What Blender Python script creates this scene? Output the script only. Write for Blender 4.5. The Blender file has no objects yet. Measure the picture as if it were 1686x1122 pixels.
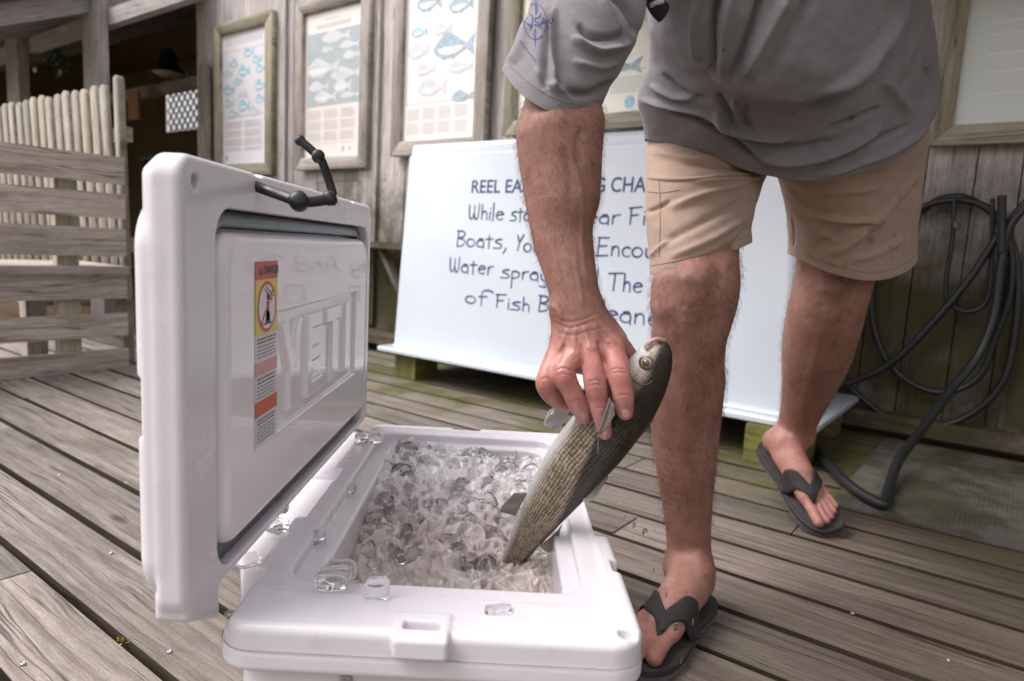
import bpy, bmesh, math, random
import numpy as np
from mathutils import Vector, Matrix, noise as mnoise
from mathutils.bvhtree import BVHTree
random.seed(7); RNG = np.random.default_rng(7)
SC = bpy.context.scene; COL = SC.collection
rad = math.radians

# ------------------------------------------------------------------ camera
F = 1124.0; TH = math.atan(153 / 1124); RO = rad(3.0); H = .67
_r0 = np.array([1, 0, 0.]); _u0 = np.array([0, math.sin(TH), math.cos(TH)]); CF = np.array([0, math.cos(TH), -math.sin(TH)])
CR = math.cos(RO) * _r0 + math.sin(RO) * _u0; CU = -math.sin(RO) * _r0 + math.cos(RO) * _u0
CC = np.array([0, 0, H])
cam = bpy.data.cameras.new('camera'); cam.lens = 24; cam.sensor_width = 36; cam.clip_start = .02; cam.clip_end = 500
cam.dof.use_dof = True; cam.dof.focus_distance = .92; cam.dof.aperture_fstop = 5.0
co = bpy.data.objects.new('camera', cam); COL.objects.link(co)
co.matrix_world = Matrix(((CR[0], CU[0], -CF[0], 0), (CR[1], CU[1], -CF[1], 0), (CR[2], CU[2], -CF[2], H), (0, 0, 0, 1)))
SC.camera = co

# ------------------------------------------------------------------ light
SUN_DIR = Vector((-.66, -.14, .95)).normalized()      # towards the sun
w = bpy.data.worlds.new('World'); SC.world = w; w.use_nodes = True
nt = w.node_tree; nt.nodes.clear()
sky = nt.nodes.new('ShaderNodeTexSky'); sky.sky_type = 'NISHITA'; sky.sun_disc = False
sky.sun_elevation = math.asin(SUN_DIR.z); sky.sun_rotation = math.atan2(SUN_DIR.x, SUN_DIR.y)
sky.air_density = 2.0; sky.dust_density = 6.0; sky.ozone_density = 1.0
hs = nt.nodes.new('ShaderNodeHueSaturation'); hs.inputs['Saturation'].default_value = .12; hs.inputs['Value'].default_value = 1.0
tint = nt.nodes.new('ShaderNodeMix'); tint.data_type = 'RGBA'; tint.blend_type = 'MULTIPLY'; tint.inputs[0].default_value = 1
tint.inputs[7].default_value = (1.0, .965, 1.0, 1)
bg = nt.nodes.new('ShaderNodeBackground'); bg.inputs[1].default_value = .15
wo = nt.nodes.new('ShaderNodeOutputWorld')
nt.links.new(sky.outputs[0], hs.inputs['Color']); nt.links.new(hs.outputs[0], tint.inputs[6]); nt.links.new(tint.outputs[2], bg.inputs[0]); nt.links.new(bg.outputs[0], wo.inputs[0])
sl = bpy.data.lights.new('sun', 'SUN'); sl.energy = 1.05; sl.angle = rad(38); sl.color = (1, .965, .95)
so = bpy.data.objects.new('sun', sl); COL.objects.link(so)
so.rotation_euler = SUN_DIR.to_track_quat('Z', 'Y').to_euler()
SC.view_settings.view_transform = 'Standard'; SC.view_settings.look = 'None'; SC.view_settings.gamma = 1
SC.view_settings.exposure = .67
SC.cycles.max_bounces = 14; SC.cycles.transmission_bounces = 10; SC.cycles.transparent_max_bounces = 12; SC.cycles.glossy_bounces = 5
SC.cycles.diffuse_bounces = 3; SC.cycles.caustics_refractive = True; SC.cycles.caustics_reflective = False
SC.cycles.use_denoising = True; SC.cycles.sample_clamp_indirect = 6

# ------------------------------------------------------------------ geometry helpers
def ray(x, y): return CF + CR * (x - 843) / F - CU * (y - 561) / F
def P(x, y, Y):
    d = ray(x, y); return CC + d * (Y / d[1])
def G(x, y, z=0):
    d = ray(x, y); return CC + d * ((z - H) / d[2])
def proj(v):
    d = np.asarray(v) - CC; k = d @ CF
    return np.stack([843 + F * (d @ CR) / k, 561 - F * (d @ CU) / k], -1)
TA = rad(53.5); NV = np.array([math.cos(TA), math.sin(TA), 0.]); DV = np.array([-math.sin(TA), math.cos(TA), 0.])
def WP(s, w, z): return NV * w + DV * s + np.array([0, 0, z])
def onW(x, y, w):
    d = ray(x, y); p = CC + d * ((w - CC @ NV) / (d @ NV)); return (float(p @ DV), float(p[2]))

def base_of(parent):
    while parent is not None and parent.type != 'EMPTY' and parent.parent: parent = parent.parent
    return np.array(parent.get('_base', (0, 0, 0))) if parent is not None else np.zeros(3)
BASES = {}
def thing(name, label, cat, base=(0, 0, 0), group=None):
    o = bpy.data.objects.new(name, None); COL.objects.link(o); o.empty_display_size = .05
    o.location = tuple(float(a) for a in base); BASES[o.name] = np.array(base, float)
    o['label'] = label; o['category'] = cat
    if group: o['group'] = group
    return o
def tag(o, label, cat, group=None):
    o['label'] = label; o['category'] = cat
    if group: o['group'] = group
    return o
def root_base(o):
    while o.parent is not None: o = o.parent
    return BASES.get(o.name, np.zeros(3))
def obj(name, V, Fs, mat, parent=None, smooth=False, uv=None, rnd=None, base=None, kind=None, label=None, vcol=None):
    V = np.asarray(V, float).reshape(-1, 3)
    b = root_base(parent) if parent is not None else (np.array(base, float) if base is not None else V.mean(0) * 0)
    me = bpy.data.meshes.new(name); me.from_pydata((V - b).tolist(), [], [list(map(int, f)) for f in Fs] if not isinstance(Fs, np.ndarray) else Fs.tolist())
    if mat is not None: me.materials.append(mat)
    if uv is not None:
        L = me.uv_layers.new(name='UVMap'); li = np.empty(len(me.loops), int); me.loops.foreach_get('vertex_index', li)
        L.data.foreach_set('uv', np.asarray(uv, float)[li].ravel())
    if rnd is not None:
        a = me.attributes.new('rnd', 'FLOAT', 'POINT'); a.data.foreach_set('value', np.asarray(rnd, float))
    if vcol is not None:
        for k, arr in vcol.items():
            a = me.attributes.new(k, 'FLOAT', 'POINT'); a.data.foreach_set('value', np.asarray(arr, float))
    if smooth: me.polygons.foreach_set('use_smooth', [True] * len(me.polygons))
    me.update()
    o = bpy.data.objects.new(name, me); COL.objects.link(o)
    if parent is not None: o.parent = parent
    else:
        o.location = tuple(b); BASES[o.name] = b
    if kind: o['kind'] = kind
    if label: o['label'] = label
    return o
def bevel(o, wd, seg=2, ang=35):
    m = o.modifiers.new('bevel', 'BEVEL'); m.width = wd; m.segments = seg; m.limit_method = 'ANGLE'; m.angle_limit = rad(ang)
    for p in o.data.polygons: p.use_smooth = True
    return o

class MB:
    """mesh collector: boxes with board UVs (u along the longest side, metres), tubes, prisms"""
    def __init__(s): s.V = []; s.F = []; s.UV = []; s.R = []; s.n = 0
    def add(s, V, Fs, uv=None, r=None):
        V = np.asarray(V, float); s.V.append(V); s.F += [[i + s.n for i in f] for f in Fs]
        s.UV.append(np.zeros((len(V), 2)) if uv is None else np.asarray(uv, float)); s.R.append(np.full(len(V), random.random() if r is None else r)); s.n += len(V)
    def box(s, o, ax, ay, az, r=None, taper=None):
        """o corner, three edge vectors; faces get separate verts for UV"""
        o = np.array(o, float); A = [np.array(a, float) for a in (ax, ay, az)]
        L = [np.linalg.norm(a) for a in A]; lg = int(np.argmax(L)); r = random.random() if r is None else r
        off = np.array([random.uniform(0, 50), random.uniform(0, 50)])
        c = o + sum(A) / 2
        for i in range(3):
            j, k = (i + 1) % 3, (i + 2) % 3
            for sg in (0, 1):
                p0 = o + A[i] * sg; q = [p0, p0 + A[j], p0 + A[j] + A[k], p0 + A[k]]
                st = [(0, 0), (L[j], 0), (L[j], L[k]), (0, L[k])]
                if k == lg: st = [(b, a) for a, b in st]
                if i == lg: st = [(a * .2, b) for a, b in st]
                n = np.cross(A[j], A[k]); f = [0, 1, 2, 3]
                if (n @ (p0 + (A[j] + A[k]) / 2 - c)) < 0: f = f[::-1]
                s.add(q, [f], np.array(st) + off + np.array([i * 3.1, i * 1.7]), r)
        return s
    def wbox(s, s0, s1, w0, w1, z0, z1, r=None):
        return s.box(WP(s0, w0, z0), DV * (s1 - s0), NV * (w1 - w0), (0, 0, z1 - z0), r)
    def tube(s, pts, rr, n=8, cap=True, r=None):
        V, Fs = tube_mesh(pts, rr, n, cap); s.add(V, Fs, None, r); return s
    def build(s, name, mat, parent=None, **k):
        V = np.concatenate(s.V)
        return obj(name, V, s.F, mat, parent, uv=np.concatenate(s.UV), rnd=np.concatenate(s.R), **k)

def tube_mesh(pts, rr, n=8, cap=True, flat=None, up=None):
    pts = np.asarray(pts, float); m = len(pts); rr = np.full(m, rr) if np.isscalar(rr) else np.asarray(rr, float)
    T = np.gradient(pts, axis=0); T /= np.linalg.norm(T, axis=1)[:, None] + 1e-12
    a = np.array([0, 0, 1.]) if up is None else np.array(up, float)
    if abs(T[0] @ a) > .95: a = np.array([1., 0, 0])
    u = a - T[0] * (a @ T[0]); u /= np.linalg.norm(u); V = []
    for i in range(m):
        u = u - T[i] * (u @ T[i]); u /= np.linalg.norm(u); v = np.cross(T[i], u)
        for k in range(n):
            t = 2 * math.pi * k / n
            V.append(pts[i] + rr[i] * (math.cos(t) * u * (1 if flat is None else flat) + math.sin(t) * v))
    Fs = [[i * n + k, i * n + (k + 1) % n, (i + 1) * n + (k + 1) % n, (i + 1) * n + k] for i in range(m - 1) for k in range(n)]
    if cap: Fs += [list(range(n))[::-1], [(m - 1) * n + k for k in range(n)]]
    return np.array(V), Fs
def smooth_path(pts, k=8):
    pts = np.asarray(pts, float); n = len(pts); out = []
    for i in range(n - 1):
        p0 = pts[max(i - 1, 0)]; p1 = pts[i]; p2 = pts[i + 1]; p3 = pts[min(i + 2, n - 1)]
        for t in np.linspace(0, 1, k, endpoint=False):
            out.append(.5 * ((2 * p1) + (-p0 + p2) * t + (2 * p0 - 5 * p1 + 4 * p2 - p3) * t * t + (-p0 + 3 * p1 - 3 * p2 + p3) * t ** 3))
    out.append(pts[-1]); return np.array(out)

# ------------------------------------------------------------------ material helpers
class M:
    def __init__(s, name, rough=.6, color=(.5, .5, .5)):
        s.m = bpy.data.materials.new(name); s.m.use_nodes = True; s.t = s.m.node_tree; s.b = s.t.nodes['Principled BSDF']
        s.b.inputs['Base Color'].default_value = (*color, 1); s.b.inputs['Roughness'].default_value = rough
    def n(s, ty, **k):
        nd = s.t.nodes.new('ShaderNode' + ty)
        for a, v in k.items():
            if a.startswith('i_'):
                key = a[2:]; key = int(key) if key.isdigit() else key.replace('_', ' ')
                nd.inputs[key].default_value = v
            else: setattr(nd, a, v)
        return nd
    def l(s, a, b): s.t.links.new(a, b)
    def vec(s, src='UV', scale=(1, 1, 1)):
        tc = s.n('TexCoord'); mp = s.n('Mapping'); mp.inputs['Scale'].default_value = scale
        s.l(tc.outputs[src], mp.inputs[0]); return mp.outputs[0]
    def noise(s, v, scale=1, detail=5, rough=.55, dist=0):
        n = s.n('TexNoise'); n.inputs['Scale'].default_value = scale; n.inputs['Detail'].default_value = detail
        n.inputs['Roughness'].default_value = rough; n.inputs['Distortion'].default_value = dist; s.l(v, n.inputs['Vector']); return n.outputs['Fac']
    def ramp(s, fac, stops):
        r = s.n('ValToRGB'); cr = r.color_ramp
        while len(cr.elements) < len(stops): cr.elements.new(.5)
        for e, (p, c) in zip(cr.elements, stops):
            e.position = p; e.color = (*c, 1) if not np.isscalar(c) else (c, c, c, 1)
        s.l(fac, r.inputs[0]); return r.outputs[0]
    def mix(s, fac, a, b, mode='MIX'):
        x = s.n('Mix'); x.data_type = 'RGBA'; x.blend_type = mode
        for sock, v in ((x.inputs[0], fac), (x.inputs[6], a), (x.inputs[7], b)):
            if hasattr(v, 'is_output') or hasattr(v, 'links'): s.l(v, sock)
            elif np.isscalar(v): sock.default_value = v
            else: sock.default_value = (*v, 1)
        return x.outputs[2]
    def math(s, op, a, b=0., clamp=False):
        x = s.n('Math', operation=op, use_clamp=clamp)
        for sock, v in ((x.inputs[0], a), (x.inputs[1], b)):
            if hasattr(v, 'links'): s.l(v, sock)
            else: sock.default_value = v
        return x.outputs[0]
    def attr(s, name):
        a = s.n('Attribute'); a.attribute_name = name; return a.outputs['Fac']
    def col(s, c): s.l(c, s.b.inputs['Base Color']); return s
    def bump(s, h, strength=.3, dist=.002, prev=None):
        b = s.n('Bump'); b.inputs['Strength'].default_value = strength; b.inputs['Distance'].default_value = dist
        s.l(h, b.inputs['Height'])
        if prev is not None: s.l(prev, b.inputs['Normal'])
        s.l(b.outputs[0], s.b.inputs['Normal']); return b.outputs[0]

def wood(name, dark, mid, light, moss=0., mosscol=(.10, .11, .025), zlo=None, wet=None, vary=.35, fine=1., rough=.78, bumpd=.0015, line=None):
    """weathered board: grain along UV.x; moss = growth amount; zlo=(z0,z1) more growth and wet grime toward the ground"""
    m = M(name, rough); uv = m.vec('UV')
    warp = m.noise(m.vec('UV', (3.0, 8, 1)), 1, 3); 
    sx = m.n('SeparateXYZ'); m.l(uv, sx.inputs[0])
    vv = m.math('ADD', sx.outputs[1], m.math('MULTIPLY', warp, .032))
    cb = m.n('CombineXYZ'); m.l(m.math('MULTIPLY', sx.outputs[0], 2.6), cb.inputs[0]); m.l(m.math('MULTIPLY', vv, 48 * fine), cb.inputs[1])
    g1 = m.noise(cb.outputs[0], 1, 6, .65)
    cb2 = m.n('CombineXYZ'); m.l(m.math('MULTIPLY', sx.outputs[0], 16), cb2.inputs[0]); m.l(m.math('MULTIPLY', vv, 300 * fine), cb2.inputs[1])
    g2 = m.noise(cb2.outputs[0], 1, 4, .7)
    blot = m.noise(m.vec('UV', (2.5, 7, 1)), 1, 5, .6)
    c = m.ramp(g1, [(.22, dark), (.46, mid), (.80, light)])
    c = m.mix(m.math('MULTIPLY', m.ramp(g2, [(.3, 1.), (.6, 0.)]), .7), c, m.mix(1, c, (.5, .46, .43), 'MULTIPLY'))
    c = m.mix(1, c, m.ramp(blot, [(.3, .68), (.55, 1.0), (.75, 1.16)]), 'MULTIPLY')
    spk = m.noise(m.vec('UV', (120, 420, 1)), 1, 3, .7); c = m.mix(1, c, m.ramp(spk, [(.28, .70), (.5, 1.), (.75, 1.18)]), 'MULTIPLY')
    # knots
    vo = m.n('TexVoronoi'); vo.feature = 'F1'; vo.inputs['Scale'].default_value = 1; vo.inputs['Randomness'].default_value = 1
    m.l(m.vec('UV', (2.0, 6.5, 1)), vo.inputs['Vector'])
    kn = m.ramp(vo.outputs['Distance'], [(.035, 1.), (.10, 0.)])
    c = m.mix(m.math('MULTIPLY', kn, .75), c, (dark[0] * .45, dark[1] * .42, dark[2] * .4))
    # long cracks
    cb3 = m.n('CombineXYZ'); m.l(m.math('MULTIPLY', sx.outputs[0], .9), cb3.inputs[0]); m.l(m.math('MULTIPLY', vv, 38 * fine), cb3.inputs[1])
    cr = m.noise(cb3.outputs[0], 1, 2, .4); crk = m.ramp(m.math('ABSOLUTE', m.math('SUBTRACT', cr, .5)), [(.0, 1.), (.018, 0.)])
    cm = m.math('MULTIPLY', crk, m.ramp(blot, [(.42, 0.), (.55, 1.)]))
    c = m.mix(m.math('MULTIPLY', cm, .8), c, (dark[0] * .3, dark[1] * .28, dark[2] * .25))
    # per board tone
    r = m.attr('rnd'); c = m.mix(vary, c, m.ramp(r, [(0, (.62, .60, .60)), (.5, (1, .97, .94)), (1, (1.25, 1.2, 1.18))]), 'MULTIPLY')
    pz = m.n('NewGeometry'); sz = m.n('SeparateXYZ'); m.l(pz.outputs['Position'], sz.inputs[0])
    on = m.noise(pz.outputs['Position'], 3.2, 6, .65)
    if zlo:
        mr = m.n('MapRange'); mr.inputs[1].default_value = zlo[1]; mr.inputs[2].default_value = zlo[0]; m.l(sz.outputs[2], mr.inputs[0])
        low = m.math('MULTIPLY', mr.outputs[0], 1.0)
        if wet: 
            wf = m.math('ADD', low, m.math('MULTIPLY', m.math('SUBTRACT', on, .5), 1.1), True)
            wf = m.math('MULTIPLY', wf, m.ramp(low, [(0, 0.), (.3, 1.)]))
            c = m.mix(m.math('MULTIPLY', wf, wet), c, m.mix(1, c, (.12, .095, .05), 'MULTIPLY'))
        mf = m.math('MULTIPLY', m.math('MULTIPLY', m.ramp(m.math('ADD', on, m.math('MULTIPLY', low, .14)), [(.52, 0.), (.72, 1.)]), m.ramp(low, [(0, .05), (.35, 1.)])), moss)
    else: mf = m.math('MULTIPLY', m.ramp(on, [(.52, 0.), (.70, 1.)]), moss)
    if line:
        dt = m.math('ADD', m.math('MULTIPLY', sz.outputs[0], float(NV[0])), m.math('MULTIPLY', sz.outputs[1], float(NV[1])))
        ml = m.n('MapRange'); ml.inputs[1].default_value = line[0]; ml.inputs[2].default_value = line[1]; m.l(dt, ml.inputs[0])
        mf = m.math('ADD', mf, m.math('MULTIPLY', ml.outputs[0], m.ramp(on, [(.40, 0.), (.62, .75)])), True)
        c = m.mix(m.math('MULTIPLY', ml.outputs[0], .5), c, m.mix(1, c, (.45, .42, .32), 'MULTIPLY'))
        dw = m.math('ADD', m.math('MULTIPLY', sz.outputs[0], float(DV[0])), m.math('MULTIPLY', sz.outputs[1], float(DV[1])))
        mw = m.n('MapRange'); mw.inputs[1].default_value = 1.5; mw.inputs[2].default_value = -.1; m.l(m.math('ADD', dw, m.math('MULTIPLY', m.math('SUBTRACT', on, .5), 1.6)), mw.inputs[0])
        c = m.mix(m.math('MULTIPLY', mw.outputs[0], .85), c, m.mix(1, c, (.50, .43, .36), 'MULTIPLY'))
        m.l(m.math('SUBTRACT', rough, m.math('MULTIPLY', mw.outputs[0], .28)), m.b.inputs['Roughness'])
    c = m.mix(mf, c, mosscol)
    m.col(c)
    b = m.bump(m.math('SUBTRACT', m.math('ADD', g1, m.math('MULTIPLY', g2, .4)), m.math('MULTIPLY', cm, 1.2)), .7, bumpd)
    m.b.inputs['Specular IOR Level'].default_value = .3
    return m.m
def plain(name, c, rough=.6, noise=.12, scale=30, bump=0, src='Object', spec=None, metal=0):
    m = M(name, rough, c); v = m.vec(src)
    n = m.noise(v, scale, 5)
    m.col(m.mix(1, c, m.ramp(n, [(.25, 1 - noise), (.75, 1 + noise)]), 'MULTIPLY'))
    m.b.inputs['Metallic'].default_value = metal
    if bump: m.bump(n, .5, bump)
    if spec is not None: m.b.inputs['Specular IOR Level'].default_value = spec
    return m.m

def PW(x, y, w):
    s, z = onW(x, y, w); return WP(s, w, z)
# ------------------------------------------------------------------ materials
m_deck = wood('deck wood', (.10, .085, .072), (.265, .235, .212), (.475, .435, .405), moss=.35, mosscol=(.085, .09, .02), vary=.8, line=(1.72, 2.15))
m_wall = wood('weathered siding', (.33, .30, .29), (.66, .62, .61), (.84, .80, .79), moss=.8, mosscol=(.050, .048, .014), zlo=(.55, 1.16), wet=.97, vary=.6)
m_frame = wood('frame wood', (.20, .175, .155), (.42, .38, .345), (.60, .56, .52), moss=.2, mosscol=(.16, .15, .05), vary=.5)
m_framemoss = wood('mossy frame wood', (.20, .18, .13), (.42, .385, .29), (.60, .56, .45), moss=.6, mosscol=(.22, .20, .075), vary=.3)
m_bench = wood('bench wood', (.24, .20, .17), (.54, .47, .42), (.74, .68, .63), vary=.5, fine=.6)
m_picket = wood('picket wood', (.17, .15, .12), (.38, .35, .295), (.56, .53, .46), moss=.3, mosscol=(.2, .19, .09), vary=.5)
m_beam = wood('beam wood', (.22, .20, .195), (.38, .355, .35), (.50, .47, .465), vary=.2)
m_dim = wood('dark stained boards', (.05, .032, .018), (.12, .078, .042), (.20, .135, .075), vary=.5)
m_block = wood('mossy block', (.07, .07, .02), (.17, .16, .05), (.28, .26, .10), moss=.8, mosscol=(.19, .21, .035), vary=.2)

# ------------------------------------------------------------------ ground and deck
gm = M('ground', .95); v = gm.vec('Object'); gm.col(gm.ramp(gm.noise(v, 1.6, 8, .7), [(.35, (.05, .055, .025)), (.5, (.12, .12, .05)), (.65, (.26, .23, .16))]))
a = 400.; obj('ground', [(-a, -a, -.55), (a, -a, -.55), (a, a, -.55), (-a, a, -.55)], [[0, 1, 2, 3]], gm.m, kind='structure')
mb = MB(); pitch = .1575; w0 = .471 - pitch * 8; k = 0
while True:
    wa = w0 + pitch * k; k += 1
    if wa > 3.05: break
    s = -2.6 + random.uniform(-3.5, 0)
    cuts = {6: [1.98], 14: [.72], 9: [2.6]}.get(k - 1)
    while s < 4.6:
        L = random.uniform(4.6, 6.5)
        if cuts and s < cuts[0]: L = cuts[0] - s
        g = random.uniform(.012, .0195); dz = random.uniform(-.0025, .0015)
        mb.wbox(s + .002, min(s + L, 4.6) - .002, wa + g / 2, wa + pitch - g / 2 + random.uniform(-.002, .001), -.036, dz); s += L
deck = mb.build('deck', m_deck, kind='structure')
deck.data.materials.append(wood('unbleached board edge with gap shade', (.022, .016, .009), (.05, .036, .022), (.09, .068, .045), moss=.5, mosscol=(.05, .058, .012), vary=.3))  # brown unbleached sides, painted near-black to put gap shade into the colour
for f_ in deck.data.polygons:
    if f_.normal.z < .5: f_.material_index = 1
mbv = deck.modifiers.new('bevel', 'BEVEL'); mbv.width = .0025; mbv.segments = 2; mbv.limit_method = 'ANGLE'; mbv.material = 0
for f_ in deck.data.polygons: f_.use_smooth = False
mb = MB()
for s in np.arange(-3.2, 4.6, .6): mb.wbox(s, s + .04, -1., 3.05, -.20, -.038)
for s in (-3, 0, 3, 4.5): mb.wbox(s, s + .12, -1., -.9, -.55, -.038)
mb.wbox(-3.5, 4.6, -1.04, -1.0, -.2, -.038); mb.wbox(4.602, 4.64, -1., 3.05, -.2, -.038)
mb.build('deck_joists', m_dim, kind='structure')
m_screw = M('screw steel', .35, (.45, .43, .41)); m_screw.b.inputs['Metallic'].default_value = .9
def screw(parent, p, r=.0045, nrm=(0, 0, 1)):
    n = Vector(nrm).normalized(); q = n.to_track_quat('Z', 'Y'); V = []; Fs = []
    rings = [(1, -.3), (1, .0), (.8, .28), (.42, .36), (.36, .12)]
    for rr, zz in rings:
        for i in range(12):
            t = 2 * math.pi * i / 12; V.append(np.array(p) + np.array(q @ Vector((rr * r * math.cos(t), rr * r * math.sin(t), zz * r))))
    for j in range(len(rings) - 1):
        for i in range(12): Fs.append([j * 12 + i, j * 12 + (i + 1) % 12, (j + 1) * 12 + (i + 1) % 12, (j + 1) * 12 + i])
    Fs.append([(len(rings) - 1) * 12 + i for i in range(12)])
    return obj('screw', V, Fs, m_screw.m, parent, smooth=True)
for x, y in ((183, 911), (279, 1073), (98, 782), (208, 795), (38, 1093), (1404, 1010), (1562, 1087), (690, 682)):
    p = G(x, y, 0); screw(deck, p + np.array([0, 0, .0005]), .0042)
# lichen tuft in the gap
V = []; Fs = []
for i in range(60):
    c = G(205, 1053, -.006) + RNG.normal(0, .006, 3) * [1, 1, .4]; n = RNG.normal(0, 1, 3); t1 = np.cross(n, [0, 0, 1.]); t1 /= np.linalg.norm(t1); t2 = np.cross(n, t1); t2 /= np.linalg.norm(t2)
    r = random.uniform(.001, .003); b = len(V); V += [c + t1 * r, c + t2 * r * .6, c - t1 * r, c - t2 * r]; Fs.append([b, b + 1, b + 2, b + 3])
obj('lichen', V, Fs, plain('lichen', (.36, .38, .05), .9), kind='stuff')

# ------------------------------------------------------------------ the wall with posters
wall = thing('board_wall', 'weathered grey wall of vertical boards with mossy dark foot carrying the fish posters', 'wall', WP(1.5, 3.05, 0))
mb = MB(); s = -3.0
while s < 5.44:
    bw = random.uniform(.125, .165); e = min(s + bw, 5.44); zs = 1.05 if 3.3 < s < 3.9 else None
    d = random.uniform(0, .006)
    if zs:
        mb.wbox(s + .0015, e - .0025, 3.05 - d, 3.075, .10, zs - .002); mb.wbox(s + .0015, e - .0025, 3.05 - d, 3.075, zs + .002, 2.9)
    else: mb.wbox(s + .0015, e - .0035, 3.05 - d, 3.075, .10, 2.9)
    s += bw
bevel(mb.build('siding', m_wall, wall), .002, 1)
mb = MB()
for ss in (-3.0, .6, 2.06, 3.38, 4.35, 5.28): mb.wbox(ss, ss + .16 if ss > 5 else ss + .13, 3.022, 3.0435, .12, 2.9)
mb.wbox(5.4415, 5.54, 3.03, 3.13, 0, 2.9)
bevel(mb.build('batten', m_wall, wall), .003, 1)
mb = MB(); mb.wbox(-3, .93, 2.985, 3.048, .035, .10); mb.wbox(.94, 5.4, 2.985, 3.048, .03, .095)
bevel(mb.build('skirt_board', m_wall, wall), .004, 1)
mb = MB(); mb.wbox(-3, 5.44, 3.08, 3.10, -.2, 2.9); mb.build('inner_lining', m_dim, wall)
mb = MB()  # unseen eave, boards and rafters, added to shade the right of wall and deck
for i in range(11): mb.box(WP(-3., 1.35 + i * .155, 2.10 + i * .155 * .3), DV * 5.3, NV * .151 + np.array([0, 0, .151 * .3]), (0, 0, .02))
mb.build('added_eave_boards', m_beam, wall)
mb = MB()
for i in range(9): mb.box(WP(-2.8 + i * .6, 1.35, 1.98), DV * .045, NV * 1.68 + np.array([0, 0, 1.68 * .3]), (0, 0, .11))
mb.build('added_eave_rafter', m_beam, wall)

m_paper = [plain('paper white', (.86, .84, .87), .35, .04, 3), plain('paper cream', (.84, .77, .72), .35, .04, 3), plain('paper pale', (.86, .82, .80), .35, .04, 3), plain('paper warm', (.86, .80, .71), .35, .04, 3), plain('paper grey green', (.66, .70, .69), .35, .05, 3)]
for q in m_paper: q.node_tree.nodes['Principled BSDF'].inputs['Coat Weight'].default_value = .6; q.node_tree.nodes['Principled BSDF'].inputs['Coat Roughness'].default_value = .12
m_sea = plain('faded sea tint', (.42, .48, .50), .5, .08, 8)
m_cream = plain('printed cream', (.62, .64, .62), .5, .08, 8)
m_ink = plain('faded ink', (.50, .49, .52), .6, .05)
m_type = plain('faded print', (.62, .585, .56), .6, .05)
m_blue = [plain('print cyan', (.36, .62, .74), .5, .4, 60), plain('print pale blue', (.58, .68, .73), .5, .3, 60), plain('print slate blue', (.40, .50, .58), .5, .4, 60)]; m_bel = plain('print belly tint', (.74, .76, .77), .5, .2, 60)
m_ghost = plain('print ghost fish', (.66, .67, .67), .5, .08, 12)
FISH2D = [(0, .0), (.08, .10), (.2, .2), (.3, .27), (.42, .26), (.58, .17), (.72, .08), (.8, .05), (1, .2), (.94, 0), (1, -.2), (.8, -.05), (.62, -.12), (.5, -.2), (.42, -.16), (.25, -.18), (.1, -.1)]
BEL = []
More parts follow.
